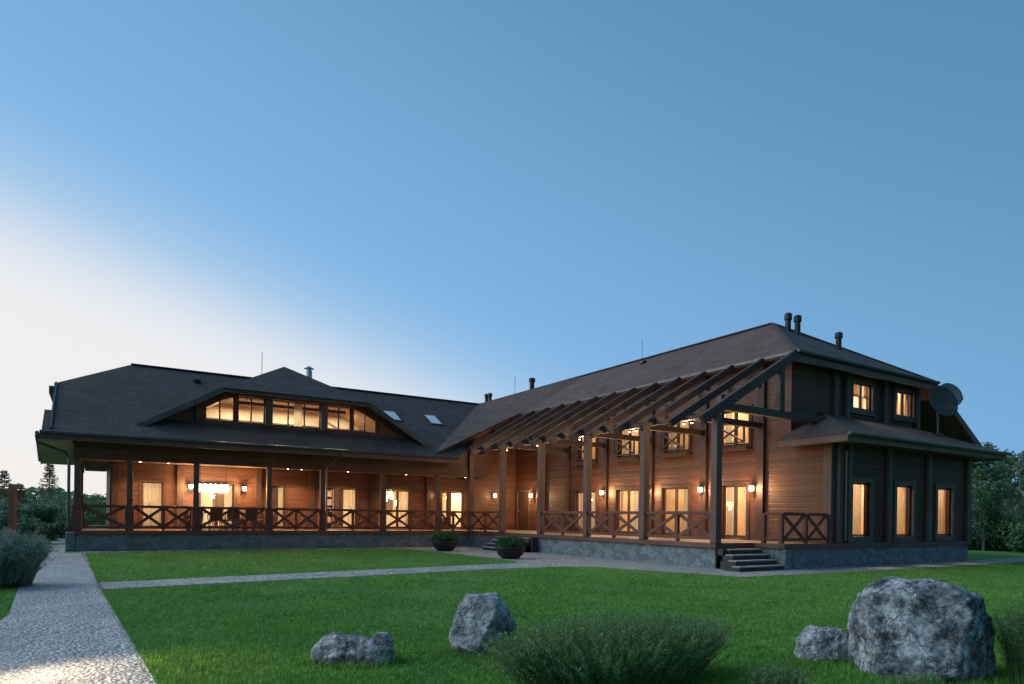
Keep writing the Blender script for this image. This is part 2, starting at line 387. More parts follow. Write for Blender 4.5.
part('deck_rim', M['rim'], lambda m: (m.box(-16.48, -.05, 15.40, 15.55, .62, .77), m.box(-16.48, -16.32, 15.56, 27, .62, .77), m.box(-.08, .08, -.08, 15.39, .62, .77),
     m.box(.09, 1.70, -.08, .05, .62, .77), m.box(1.66, 13.2, EY - .08, EY + .05, .62, .77), m.box(1.66, 1.77, EY + .06, .04, .62, .77)), .01)

# openings
DOORS = [(2.28, 3.40), (5.1, 6.55), (7.95, 9.45), (10.9, 12.5)]
UPW = [(2.2, 3.55), (5.1, 6.45), (8.0, 9.35), (10.95, 12.3)]
LEFT = [(-14.2, -13.38), (-12.0, -10.58), (-8.98, -8.36), (-6.55, -4.93), (-3.46, -2.14), (-.36, .04), (.16, .94)]
ENDW = [(5.24, 6.30), (7.90, 8.98), (10.70, 11.80)]
UPE = [(7.85, 9.1), (10.75, 12.05)]
ot = 2.76
part('facade_wall', M['log'], lambda m: m.wall(PFX, UY, 18.19, .5, 7.2, .22, [(a, b, DZ + .03, ot) for a, b in DOORS] + [(a, b, 4.22, 5.55) for a, b in UPW]))
part('facade_wall', M['log'], lambda m: m.wall(PFX, EY, UY - .002, .617, 4.42, .22, []))
part('porch_wall', M['log'], lambda m: m.wall(PFY, -15.3, 4.24, .5, 5.0, .22, [(a, b, DZ + .03 if i not in (5,) else 1.3, ot) for i, (a, b) in enumerate(LEFT)]))
part('porch_wall', M['log'], lambda m: m.box(-2.6, 4.24, 18.0, 18.2, 5.0, 6.0))
part('side_wall', M['log'], lambda m: m.wall(PX(-15.32), 18.02, 26.5, .5, 4.9, .2, []))
part('side_wall', M['log'], lambda m: m.box(-16.35, -16.15, 18.4, 25, 4.2, 6.2))
part('end_wall', M['log_shaded'], lambda m: m.wall(PE, FX + .222, 13.1, .616, 4.45, .22, [(a, b, .98, 2.78) for a, b in ENDW]))
part('upper_end_wall', M['log'], lambda m: m.wall(PU, FX + .222, 6.62, 4.3, 7.15, .22, []))
part('upper_end_wall', M['log_shaded'], lambda m: m.wall(PU, 6.625, 12.6, 4.3, 7.15, .22, [(a, b, 5.66, 6.66) for a, b in UPE]))  # shade-darkened logs; the strip to the left keeps the lit tone
part('rear_wall', M['log'], lambda m: (m.box(12.88, 13.1, EY + .23, .48, .6, 4.4), m.box(12.88, 13.1, .73, 30, .6, 6.6), m.box(-15.3, 12.87, 26.5, 26.7, .5, 4.6)))
# interior linings, lit by lamps inside
part('interior_wall', M['inwood'], lambda m: (m.box(8.0, 8.1, 2.0, 17.9, .7, 6.9), m.box(4.5, 12.8, 1.62, 1.70, .7, 3.9), m.box(4.5, 12.4, 2.4, 2.46, 4.6, 6.9), m.box(4.5, 8, 4.30, 4.36, .7, 6.9),
     m.box(4.5, 8, 7.2, 7.26, .7, 6.9), m.box(4.5, 8, 10.2, 10.26, .7, 6.9), m.box(4.5, 8, 13.2, 13.26, .7, 6.9)))
part('interior_wall', M['cream'], lambda m: (m.box(-15.0, 4.2, 21.6, 21.7, .7, 3.6), m.box(-13.0, -12.95, 18.25, 21.6, .7, 3.6), m.box(-9.65, -9.6, 18.25, 21.6, .7, 3.6), m.box(-7.55, -7.5, 18.25, 21.6, .7, 3.6), m.box(-4.2, -4.15, 18.25, 21.6, .7, 3.6), m.box(-1.2, -1.15, 18.25, 21.6, .7, 3.6), m.box(1.4, 1.45, 18.25, 21.6, .7, 3.6)))
part('interior_floor', M['deck'], lambda m: (m.box(-15.0, 4.2, 18.23, 21.6, .62, .74), m.box(4.48, 12.8, EY + .25, 17.9, .62, .74), m.box(4.48, 8, 2.5, 17.9, 3.75, 3.95), m.box(4.5, 12.6, .74, 2.39, 4.25, 4.4), m.box(-13.0, -3.4, 16.35, 19.0, 4.6, 4.75)))
part('interior_ceiling', M['inwood'], lambda m: (m.box(-15.1, 4.2, 18.23, 21.6, 3.45, 3.55), m.box(4.5, 12.8, EY + .25, 1.6, 3.5, 3.6), m.box(4.5, 8, 1.72, 17.9, 3.55, 3.65), m.box(4.5, 8.0, 2.5, 17.9, 6.6, 6.7), m.box(4.5, 12.4, .74, 2.38, 6.82, 6.9)))
part('interior_wall', M['cream'], lambda m: (m.add([(DX + a, y, z) for y in (19.0, 19.08) for a, z in ((-4.9, 4.7), (4.9, 4.7), (4.9, 5.2), (2.6, 6.55), (-2.6, 6.55), (-4.9, 5.2))], [(0, 1, 2, 3, 4, 5), (11, 10, 9, 8, 7, 6)] + [(i, (i + 1) % 6, 6 + (i + 1) % 6, 6 + i) for i in range(6)])))
for y in (3.6, 6.6, 9.5, 12.4): part('interior_door', M['doorwood'], lambda m: (m.box(7.94, 7.998, y - .45, y + .45, .745, 2.85)))
for y in (3.6, 6.6, 9.5, 12.4): part('interior_panel', M['doorwood'], lambda m: (m.box(7.94, 7.998, y - .75, y - .3, 4.0, 5.6)))
for y in (4.95, 7.9, 10.9): part('interior_panel', M['table'], lambda m: m.box(7.95, 7.998, y - .4, y + .4, 1.6, 2.7))
for x in (-13.2, -11.9, -8.2, -4.9, -3.2): part('interior_door', M['doorwood'], lambda m: m.box(x - .42, x + .42, 21.54, 21.598, .745, 2.85))
for x in (-10.6, -2.0, 1.2): part('interior_panel', M['table'], lambda m: m.box(x - .35, x + .35, 21.55, 21.598, 1.5, 2.4))
for x in (5.6, 8.6, 11.5): part('interior_panel', M['doorwood'], lambda m: m.box(x - .25, x + .3, 1.56, 1.618, .745, 2.5))
part('interior_ceiling', M['inwood'], lambda m: (m.slab([(DX - 2.7, 16.32, 6.48), (DX + 2.7, 16.32, 6.48), (DX + 2.7, 18.98, 6.48), (DX - 2.7, 18.98, 6.48)], .04)))
for sg in (-1, 1): part('interior_ceiling', M['inwood'], lambda m: (m.slab([(DX + sg * 2.71, 16.32, 6.47), (DX + sg * 2.71, 18.98, 6.47), (DX + sg * 4.7, 18.98, 5.36), (DX + sg * 4.7, 16.32, 5.36)], .04)))
part('interior_railing', M['frame'], lambda m: [m.box(-12.2, -4.4, 18.3, 18.36, z, z + .06) for z in (5.25, 5.62)] + [m.box(x, x + .06, 18.3, 18.36, 4.75, 5.62) for x in np.arange(-12.2, -4.4, 1.1)] + [m.bar((-6.6, 18.6, 6.1), (-4.6, 18.6, 5.1), .08, .1)] + [m.box(-10.8, -5.9, 17.0, 17.12, 6.20, 6.34)])

# ---- windows and doors
def curtain(P, s0, s1, z0, z1, parent, mat):
    mb = MB(); n = max(8, int((s1 - s0) / .03)); pts = []
    for i in range(n + 1):
        s_ = s0 + (s1 - s0) * i / n; d = -.30 + .035 * math.sin(i * 1.3 + s0 * 3) + .012 * math.sin(i * 3.1)
        pts.append((P(s_, z0, d), P(s_, z1, d)))
    mb.add([p for ab in pts for p in ab], [(2 * i, 2 * i + 2, 2 * i + 3, 2 * i + 1) for i in range(n)])
    o = mb.build('curtain', mat, parent); o.data.polygons.foreach_set('use_smooth', [True] * len(o.data.polygons)); return o
def window(P, s0, s1, z0, z1, name='window', panes=2, casing=.12, sill=True, cur=(.28, .28), cmat='curtain', bars=0, fmat='frame', door=False, cmatc='trim'):
    mb = MB(); c = casing; e = .045
    fbox(mb, P, s0 - c, s0 + .005, z0 - (0 if door else c), z1 + c, .002, e); fbox(mb, P, s1 - .005, s1 + c, z0 - (0 if door else c), z1 + c, .002, e)
    fbox(mb, P, s0 + .006, s1 - .006, z1 - .005, z1 + c, .002, e)
    if not door: fbox(mb, P, s0 + .006, s1 - .006, z0 - c, z0 + .005, .002, e)
    w = mb.build(name, M[cmatc], house, .006)
    fr = MB(); k = .06; span = (s1 - s0 - .02) / panes
    for i in range(panes):
        a, b_ = s0 + .01 + i * span + .004, s0 + .01 + (i + 1) * span - .004
        fbox(fr, P, a, a + k, z0 + .01, z1 - .01, -.12, -.055); fbox(fr, P, b_ - k, b_, z0 + .01, z1 - .01, -.12, -.055)
        fbox(fr, P, a + k, b_ - k, z0 + .01, z0 + .01 + k * (2 if door else 1), -.12, -.055); fbox(fr, P, a + k, b_ - k, z1 - .01 - k, z1 - .01, -.12, -.055)
        for j in range(bars):
            zz = z0 + (z1 - z0) * (j + 1) / (bars + 1); fbox(fr, P, a + k, b_ - k, zz - .014, zz + .014, -.11, -.065)
    fr.build('frame', M[fmat], w, .004)
    for i in range(panes):
        a, b_ = s0 + .01 + i * span + .06, s0 + .01 + (i + 1) * span - .06
        pb = MB(); pb.add([P(a, z0 + .06, -.09), P(b_, z0 + .06, -.09), P(b_, z1 - .06, -.09), P(a, z1 - .06, -.09)], [(0, 1, 2, 3)]); pb.build('pane', M['glass'], w)
    if sill and not door:
        sb = MB(); fbox(sb, P, s0 - c - .04, s1 + c + .04, z0 - c - .05, z0 - c - .002, .003, .11); sb.build('sill', M[cmatc], w, .006)
    if door:
        hb = MB(); q = P((s0 + s1) / 2 - .10, 1.78, -.03); hb.box(q[0] - .015, q[0] + .015, q[1] - .015, q[1] + .015, 1.7, 1.86); hb.build('handle', M['metal'], w)
    W = s1 - s0
    if cur[0]: curtain(P, s0 - .02, s0 + W * cur[0], z0 + .02, z1 + .1, w, M[cmat])
    if cur[1]: curtain(P, s1 - W * cur[1], s1 + .02, z0 + .02, z1 + .1, w, M[cmat])
    return w
for i, (a, b_) in enumerate(DOORS):
    window(PFX, a, b_, DZ + .03, ot, 'glass_door', 2, .13, cur=((.3, .38), (.36, .0), (.42, .1), (.42, .1))[i], door=True, cmatc='frame', cmat='curtain')
for a, b_ in UPW:
    w = window(PFX, a, b_, 4.22, 5.55, 'window', 2, .12, bars=0, cmatc='frame', cur=(.22, .22))
    bb = MB()                                # little French balcony with a crossed guard in front of the window
    z0, z1 = 4.26, 4.98
    bb.box(FX - .30, FX - .24, a, b_, z1, z1 + .07); bb.box(FX - .30, FX - .24, a, b_, z0, z0 + .06)
    for s_ in (a + .03, b_ - .03): bb.box(FX - .30, FX - .24, s_ - .03, s_ + .03, z0 + .06, z1)
    bb.bar((FX - .27, a + .06, z0 + .06), (FX - .27, b_ - .06, z1), .05, .06); bb.bar((FX - .275, a + .06, z1), (FX - .275, b_ - .06, z0 + .06), .05, .06)
    bb.box(FX - .36, FX - .12, a - .14, b_ + .14, 4.02, 4.14)
    bb.build('balcony_guard', M['frame'], w)
kinds = [dict(panes=1, cur=(1.0, 0), door=True), dict(panes=2, cur=(.2, .25), door=True), dict(panes=1, cur=(0, .4), door=True), dict(panes=2, cur=(.1, .12), door=True), dict(panes=2, cur=(0, .1), door=True),
         dict(panes=1, cur=(0, 0)), dict(panes=1, cur=(0, 0), door=True)]
for i, ((a, b_), kw) in enumerate(zip(LEFT, kinds)):
    window(PFY, a, b_, 1.3 if i == 5 else DZ + .03, ot, 'window' if i == 5 else 'glass_door', casing=.10 if i < 5 else .05, cmatc='frame', **kw)
for a, b_ in ENDW: window(PE, a, b_, .98, 2.78, 'window', 1, .16, sill=True, cur=(.2, .42), cmat='drape', cmatc='trim', fmat='black')
for i, (a, b_) in enumerate(UPE): window(PU, a, b_, 5.66, 6.66, 'window', 2, .15, cur=(.2, .2) if i == 0 else (.45, .4), cmat='curtain' if i == 0 else 'drape', bars=1 - i, cmatc='trim', fmat='trim')
mb = MB(); fbox(mb, PFX, 16.5, 16.6, .772, 2.95, .003, .06); fbox(mb, PFX, 17.72, 17.82, .772, 2.95, .003, .06); fbox(mb, PFX, 16.6, 17.72, 2.86, 2.95, .003, .06)
wd = mb.build('corner_door', M['trim'], house, .006)
mb = MB(); fbox(mb, PFX, 16.605, 17.715, .775, 2.855, .002, .035); mb.build('leaf', M['doorwood'], wd, .004)
mb = MB(); fbox(mb, PFX, 17.56, 17.60, 1.72, 1.92, .037, .075); fbox(mb, PFX, 17.46, 17.6, 1.80, 1.83, .076, .10); mb.build('handle', M['steel'], wd)
# pilasters
def pil(P, s_, z0, z1, w=.26, d=.09, mat='post'):
    mb = MB(); fbox(mb, P, s_ - w / 2, s_ + w / 2, z0, z1, .003, d); mb.build('pilaster', M[mat], house, .012)
for s_ in (1.66, 4.28, 7.22, 10.2, 13.1, 15.3): pil(PFX, s_, .76, 6.95, .3, .12, 'pil')
pil(PFX, EY + .16, .76, 4.35, .28, .12, 'post')
for s_ in (-15.14, -12.75, -9.55, -7.15, -4.15, -1.15, 1.35): pil(PFY, s_, .76, 3.5, .26, .12, 'pil')
for s_ in (4.48, 4.99, 7.36, 10.0, 12.97): pil(PE, s_, .78, 4.3, .24, .12, 'trim')
for s_ in (6.72, 7.44, 9.95, 12.3): pil(PU, s_, 5.25, 7.1, .22, .12, 'trim')
# dormer wall with its glazing
def dz(x): return DZR - .58 * abs(x - DX)
def dormer_wall(m):
    y0, y1 = 16.1, 16.3
    cols = [(-13.45, -12.05, None, None), (-12.05, -10.92, 5.28, 'T'), (-10.92, -10.80, None, None), (-10.80, -9.70, 5.28, 6.42), (-9.70, -9.42, None, None), (-9.42, -7.32, 5.28, 6.42), (-7.32, -7.05, None, None),
            (-7.05, -5.92, 5.28, 6.42), (-5.92, -5.82, None, None), (-5.82, -4.7, 5.28, 'T'), (-4.7, -2.95, None, None)]
    for a, b_, w0, w1 in cols:
        ta, tb = min(dz(a) - .17, 6.62), min(dz(b_) - .17, 6.62)
        def prism(za0, zb0, za1, zb1):
            m.add([(a, y0, za0), (b_, y0, zb0), (b_, y0, zb1), (a, y0, za1), (a, y1, za0), (b_, y1, zb0), (b_, y1, zb1), (a, y1, za1)],
                  [(0, 1, 2, 3), (7, 6, 5, 4), (0, 4, 5, 1), (1, 5, 6, 2), (2, 6, 7, 3), (3, 7, 4, 0)])
        if w0 is None: prism(min(4.95, ta - .02), min(4.95, tb - .02), ta, tb)
        else:
            prism(4.95, 4.95, w0, w0)
            if w1 == 'T': prism(ta - .22, tb - .22, ta, tb)
            else: prism(w1, w1, ta, tb)
part('dormer_wall', M['frieze'], dormer_wall)
def dormer_win(a, b_, n, trap=0):
    mb = MB(); y0, y1 = 16.14, 16.22
    def top(x): return min(6.40, dz(x) - .40) if trap else 6.40
    xs = [a + (b_ - a) * i / n for i in range(n + 1)]
    for i, x in enumerate(xs): 
        w = .05; xx = min(max(x, a + w / 2), b_ - w / 2); mb.box(xx - w / 2, xx + w / 2, y0, y1, 5.30, top(xx) - .02)
    for i in range(n):
        p, q = xs[i] + .03, xs[i + 1] - .03
        mb.box(p, q, y0 + .005, y1 - .005, 5.285, 5.335); mb.bar((p, 16.18, top(p) - .03), (q, 16.18, top(q) - .03), .06, .05)
    w = mb.build('window', M['frame'], house)
    for i in range(n):
        p, q = xs[i] + .02, xs[i + 1] - .02
        pb = MB(); pb.add([(p, 16.18, 5.3), (q, 16.18, 5.3), (q, 16.18, top(q) - .03), (p, 16.18, top(p) - .03)], [(0, 1, 2, 3)]); pb.build('pane', M['glass'], w)
    return w
dormer_win(-12.05, -10.92, 2, 1); dormer_win(-10.80, -9.70, 2); w = dormer_win(-9.42, -7.32, 3); dormer_win(-7.05, -5.92, 2); dormer_win(-5.82, -4.7, 2, 1)
curtain(PY(16.35), -8.35, -8.0, 4.8, 6.5, w, M['curtain'])
for s_ in (-9.56, -7.18): pil(PD, s_, 5.22, 6.6, .30, .14, 'trim')
for s_ in (-12.3, -4.45): pil(PD, s_, 5.2, 5.85, .24, .10, 'frieze')

# ---- roofs
TH = .17
def zl(y): return 4.3 + .58 * (y - 14.6)
def zr(x): return 4.955 + .58 * x
def LP(pts): return [(x, y, zl(y)) for x, y in pts]
def RP(pts): return [(x, y, zr(x)) for x, y in pts]
lr = MB()
lr.slab(LP([(-17.45, 14.6), (-1.13, 14.6), (.42, 16.15), (-17.45, 16.15)]), TH)
VA = DZR - 4.3; va = lambda y: (VA - .58 * (y - 14.6)) / .58        # half width of the dormer roof where it meets the main slope
lr.slab(LP([(-17.17, 16.15), (DX - va(16.15), 16.15), (DX - va(21.3), 21.3), (-14.5, 21.3), (-17.17, 18.6)]), TH)
lr.slab(LP([(DX + va(16.15), 16.15), (.42, 16.15), (5.57, 21.3), (DX + va(21.3), 21.3)]), TH)
lroof = lr.build('roof', M['shX'], house)
lb = MB(); zb = lambda y: zl(42.6 - y)
lb.slab([(-17.17, 28, zl(14.6)), (-17.17, 24, zl(18.6)), (-14.5, 21.31, zl(21.3)), (7, 21.31, zl(21.3)), (7, 28, zl(14.6))], TH)
lb.build('roof', M['shX'], house)
part('roof', M['shY'], lambda m: m.slab([(-14.5, 21.3, zl(21.3)), (-17.17, 18.6, zl(18.6)), (-17.17, 24, zl(18.6))], TH))
part('roof', M['shY'], lambda m: m.slab([(-17.47, 16.16, 4.28), (-16.3, 16.16, 4.95), (-16.3, 29.5, 4.95), (-18.25, 29.5, 4.2)], .14))
dr = MB(); ze = DZR - .58 * DE; yp = 15.5 + DE; fo = va(15.5) + .12; zf = DZR - .58 * fo
dr.slab([(DX, yp, DZR), (DX - DE, 15.5, ze), (DX - fo, 15.5, zf), (DX - va(21.3), 21.3, zl(21.3)), (DX, 21.3, DZR)], .15)
dr.slab([(DX, yp, DZR), (DX, 21.3, DZR), (DX + va(21.3), 21.3, zl(21.3)), (DX + fo, 15.5, zf), (DX + DE, 15.5, ze)], .15)
dr.build('dormer_roof', M['shY'], house)
part('dormer_roof', M['shX'], lambda m: m.slab([(DX, yp, DZR + .001), (DX + DE, 15.5, ze), (DX - DE, 15.5, ze)], .15))
part('dormer_fascia', M['trim'], lambda m: (m.bar((DX - DE, 15.46, ze - .10), (DX + DE, 15.46, ze - .10), .05, .18), m.bar((DX - DE, 15.47, ze - .11), (DX - fo, 15.47, zf - .11), .05, .20), m.bar((DX + DE, 15.47, ze - .11), (DX + fo, 15.47, zf - .11), .05, .20)))
part('dormer_soffit', M['soffit'], lambda m: (m.slab([(DX - 2.9, 15.52, ze - .2), (DX + 2.9, 15.52, ze - .2), (DX + 2.7, 16.08, ze - .02), (DX - 2.7, 16.08, ze - .02)], .02)))
rr = MB()
rr.slab(RP([(3.75, 0), (8.25, 4.3), (8.25, 30), (5.9, 30), (5.57, 21.3), (1.12, 16.85), (3.75, 16.85)]), TH)
rroof = rr.build('roof', M['shY'], house)
part('roof', M['shY'], lambda m: m.slab([(x, y, 9.74 - .58 * (x - 8.25)) for x, y in ((8.25, 4.3), (12.75, 0), (16.6, 0), (16.6, 30), (8.25, 30))], TH))
jr = MB(); A_, B_, C_, D_, E_ = (-2.5, 14.62, 4.33), (3.6, 21.3, 8.215), (8.25, 29.0, 9.75), (3.76, 16.86, 7.15), (-.62, 16.84, 4.61)
jr.slab([A_, E_, D_], .06); jr.slab([A_, D_, B_], .06); jr.slab([B_, D_, (8.25, 16.9, 9.745)], .06); jr.slab([B_, (8.25, 16.9, 9.745), C_], .06)
jr.build('roof_saddle', M['shY'], house)
part('roof', M['shX'], lambda m: m.slab([(3.75, 0, 7.13), (12.75, 0, 7.13), (8.25, 4.3, 9.741)], TH))
part('skirt_roof', M['shX'], lambda m: m.slab([(3.5, -2, 4.2), (14.1, -2, 4.2), (11.6, .49, 5.3), (6.0, .49, 5.3)], .07))
part('skirt_roof', M['shX'], lambda m: m.slab([(3.5, -2, 4.2), (6.0, .49, 5.3), (3.5, .49, 4.2)], .07))
part('skirt_roof', M['shX'], lambda m: m.slab([(14.1, -2, 4.2), (14.1, .49, 4.2), (11.6, .49, 5.3)], .07))
part('skirt_fascia', M['fascia'], lambda m: (m.box(3.51, 14.09, -1.99, -1.94, 3.93, 4.128), m.box(3.51, 3.56, -1.938, .45, 3.93, 4.128), m.box(14.03, 14.08, -1.938, .45, 3.93, 4.128)))
part('skirt_soffit', M['frieze'], lambda m: (m.box(3.58, 14.0, -1.92, EY - .13, 3.97, 4.0), m.box(3.58, FX - .13, EY - .12, .44, 3.97, 4.0)))
part('eave_fascia', M['fascia'], lambda m: (m.box(3.75, 12.75, -.05, .02, 6.76, 6.97), m.bar((12.75, -.01, 6.96), (16.6, -.01, 4.72), .07, .26)))
part('eave_fascia', M['rim'], lambda m: m.box(-17.5, -1.0, 14.52, 14.58, 3.98, 4.18))
part('eave_fascia', M['rim'], lambda m: m.bar((-17.5, 14.52, 4.07), (-18.25, 29.5, 4.03), .05, .18))
part('ridge_cap', M['shX'], lambda m: (m.bar((8.25, 4.3, 9.76), (8.25, 30, 9.76), .22, .05), m.bar((-14.5, 21.3, 8.21), (5.6, 21.3, 8.21), .22, .05), m.bar((8.25, 4.3, 9.76), (3.78, .02, 7.15), .16, .05), m.bar((8.25, 4.3, 9.76), (12.72, .02, 7.15), .16, .05), m.bar((3.52, -1.98, 4.22), (6, .48, 5.32), .14, .04)))
part('flashing', M['gutter'], lambda m: m.box(3.71, 3.745, .05, 16.85, 7.02, 7.12))
part('gable_edge', M['gutter'], lambda m: (m.bar((-17.22, 18.6, 6.55), (-17.22, 24, 6.55), .1, .12), m.bar((-17.20, 14.7, 4.32), (-17.20, 18.6, 6.56), .06, .2), m.box(-17.45, -17.25, 18.8, 23.8, 6.2, 6.5), m.box(-17.3, -17.2, 19, 23.6, 4.9, 6.2)))
def gutter(pts, r=.065, name='gutter'):
    mb = MB(); mb.tube(pts, r, 8); return mb.build(name, M['gutter'], house)
gutter([(-17.5, 14.47, 4.22), (-1.2, 14.47, 4.22)]); gutter([(-17.57, 14.5, 4.18), (-18.32, 29.6, 4.13)]); gutter([(3.7, -.11, 7.08), (12.8, -.11, 7.08)]); gutter([(3.45, -2.07, 4.16), (14.15, -2.07, 4.16)])
gutter([(DX - DE, 15.40, ze - .04), (DX + DE, 15.40, ze - .04)], .05)
gutter([(-17.62, 15.0, 4.15), (-17.6, 15.05, 3.9), (-16.75, 15.4, 3.6), (-16.66, 15.45, 3.4), (-16.66, 15.45, .95), (-16.75, 15.35, .8)], .05, 'downspout')
gutter([(-6.9, 14.5, 4.2), (-6.9, 14.5, 4.0), (-7.25, 15.1, 3.55), (-7.25, 15.30, 3.45), (-7.25, 15.30, .8)], .045, 'downspout')
gutter([(5.1, -2.0, 4.1), (4.9, -1.5, 3.9), (4.62, -1.28, 3.75), (4.62, -1.28, .85)], .045, 'downspout')
for (a, b_) in ((18.85, 17.93),):
    for xm in (-3.02, -.72):
        mb = MB(); w_ = .36
        mb.slab([(xm - w_, b_ - .08, zl(b_ - .08) + .06), (xm + w_, b_ - .08, zl(b_ - .08) + .06), (xm + w_, a + .08, zl(a + .08) + .06), (xm - w_, a + .08, zl(a + .08) + .06)], .08)
        s_ = mb.build('skylight', M['black'], house)
        pb = MB(); pb.slab([(xm - w_ + .07, b_, zl(b_) + .075), (xm + w_ - .07, b_, zl(b_) + .075), (xm + w_ - .07, a, zl(a) + .075), (xm - w_ + .07, a, zl(a) + .075)], .01); pb.build('pane', M['skylight'], s_)
# vents, flue, lightning rods standing on the roofs
def vent(x, y, z0, z1, r=.13, mat='black', cap=1.35):
    mb = MB(); h = z1 - z0; mb.lathe([(0, -.4), (r, -.4), (r, h * .68), (r * cap, h * .70), (r * cap, h * .95), (r * .9, h), (0, h)], (x, y, z0), 16); return mb.build('vent_pipe', M[mat], house, smooth=False)
vent(8.25, 3.55, 9.1, 10.0, .115); vent(8.45, 3.25, 9.0, 9.87, .115); vent(9.4, 2.05, 8.3, 9.05, .11)
vent(7.70, 27.0, 9.4, 10.15, .12); vent(8.05, 28.1, 9.5, 10.3, .12); vent(8.3, 22.6, 9.7, 10.55, .16)
fl = MB(); fl.lathe([(0, -.5), (.16, -.5), (.16, .42), (.10, .44), (.10, .52), (.26, .52), (0, .68)], (-6.46, 21.3, 8.5), 16); fl.build('flue_pipe', M['steel'], house)
for (x, y, z0, z1) in ((-8.8, 21.3, 8.1, 9.55), (8.25, 12.2, 9.7, 10.75), (8.25, 24.6, 9.7, 11.0)):
    mb = MB(); mb.tube([(x, y, z0), (x, y, z1)], .016, 6); mb.build('lightning_rod', M['metal'], house)
for (x, y) in ((-11.9, 20.1), (8.0 - .6, 11.2)):
    zz = zl(y) if x < 0 else zr(x)
    mb = MB(); mb.box(x - .14, x + .14, y - .14, y + .14, zz - .02, zz + .13); mb.build('roof_vent', M['black'], house, .02)

# ---- left porch: posts, beam, ceiling
LPX = [-16.4, -14.72, -12.4, -9.6, -7.34, -4.55, -1.75]
def lpost(x, y, z1=3.42):
    mb = MB(); mb.box(x - .1, x + .1, y - .1, y + .1, .772, z1); p = mb.build('post', M['post'], house, .012)
    mb = MB(); mb.box(x - .15, x + .15, y - .15, y + .15, .771, 1.72); mb.build('post_base', M['rail'], p, .012)
for x in LPX: lpost(x, 15.62)
for y in (18.4, 21.2, 24.0): lpost(-16.4, y)
part('porch_beam', M['frieze'], lambda m: (m.box(-16.55, .99, 15.5, 15.74, 3.42, 3.83), m.box(-16.52, -16.28, 15.75, 26.5, 3.42, 3.83)), .012)
part('porch_frieze', M['frieze'], lambda m: (m.box(-16.5, .98, 15.56, 15.62, 3.83, 4.62), m.box(.90, .98, 15.75, 17.97, 3.42, 4.9), m.box(-16.46, -16.40, 15.75, 26.5, 3.83, 4.7)))
part('porch_ceiling', M['soffit'], lambda m: (m.box(-16.25, .89, 15.76, 17.97, 3.52, 3.58), m.box(-16.25, -15.34, 17.98, 26.4, 3.52, 3.58)))
part('eave_soffit', M['soffit_grey'], lambda m: m.slab([(-17.53, 14.62, 3.985), (-16.56, 14.62, 3.985), (-16.3, 29.4, 3.985), (-18.26, 29.4, 3.985)], .03))
part('eave_soffit', M['frieze'], lambda m: m.slab([(-16.58, 14.62, 4.0), (-1.0, 14.62, 4.0), (-1.0, 15.48, 4.1), (-16.58, 15.48, 4.1)], .03))

# ---- pergola in front of the right wing
PY_ = [i * 3.1 for i in range(6)]
for y in PY_:
    mb = MB(); mb.box(-.12, .12, y - .12, y + .12, .772, 4.598 if y else 4.64); mb.build('post', M['post'], house, .014)
part('purlin', M['beam'], lambda m: m.box(-.10, .10, .14, 16.9, 4.60, 4.715), .012)
part('purlin', M['beam'], lambda m: m.box(2.0, 2.18, .1, 16.9, 5.68, 5.90), .012)
for k in range(14):
    y = k * 1.295; mb = MB(); h = .23 if k else .29
    x0, x1 = -.66, 3.92
    mb.bar((x0, y, zr(x0) - h / 2), (x1, y, zr(x1) - h / 2 - (.0 if k == 0 else .02)), .13 if k else .16, h); mb.build('rafter', M['beam'], house, .01)
for y in (1.66, 4.28, 7.22, 10.2, 13.1):
    part('cross_beam', M['beam'], lambda m: m.box(.125, 4.12, y - .09, y + .09, 4.725, 4.93), .01)
    if y > 1: part('strut', M['post'], lambda m: m.box(2.01, 2.17, y - .08, y + .08, 4.932, 5.678))
part('tie_beam', M['beam'], lambda m: m.box(.16, 5.5, -.09, .09, 4.80, 5.03), .012)
part('king_post', M['beam'], lambda m: m.box(2.85, 3.08, -.10, .10, 5.035, 6.42), .012)

# ---- railings: each bay a part with its braces below it
def railing(p, q, panels=2, name='railing'):
    p, q = Vector(p), Vector(q); d = (q - p); ln = d.length; d.normalize(); zt, zb_ = 1.68, .90
    at = lambda s_, z: Vector((p.x + d.x * s_, p.y + d.y * s_, z))
    mb = MB(); mb.bar(at(0, zt), at(ln, zt), .11, .10); r_ = mb.build(name, M['rail'], house, .008)
    mb = MB(); mb.bar(at(0, zb_), at(ln, zb_), .08, .08); mb.build('lower_rail', M['rail'], r_, .008)
    for i in range(panels):
        a, b_ = ln * i / panels + .04, ln * (i + 1) / panels - .04
        for flip in (0, 1):
            mb = MB(); n = d.cross(Vector((0, 0, 1))) * (.016 if flip else -.016)
            z0, z1 = (zb_ + .03, zt - .04); za, zc = (z0, z1) if flip else (z1, z0)
            mb.bar(at(a, za) + n, at(b_, zc) + n, .03, .115); mb.build('brace', M['rail'], r_, .006)
        if i: 
            mb = MB(); c_ = at(ln * i / panels, 0); mb.box(c_.x - .05, c_.x + .05, c_.y - .05, c_.y + .05, .772, 1.64); mb.build('baluster', M['rail'], r_, .006)
    return r_
xs = LPX + [0.0]
for i in range(len(xs) - 1):
    a, b_ = xs[i] + .155, xs[i + 1] - .155; railing((a, 15.62, 0), (b_, 15.62, 0), 1 if i == 0 else 2)
railing((-16.4, 15.8, 0), (-16.4, 18.2, 0), 2); railing((-16.4, 18.6, 0), (-16.4, 21.0, 0), 2)
for i in (0, 1, 2, 4): railing((0, PY_[i] + .13, 0), (0, PY_[i + 1] - .13, 0), 2)
NX = 1.78
def newel(x, y): 
    mb = MB(); mb.box(x - .06, x + .06, y - .06, y + .06, .772, 1.70); mb.build('newel', M['rail'], house, .01)
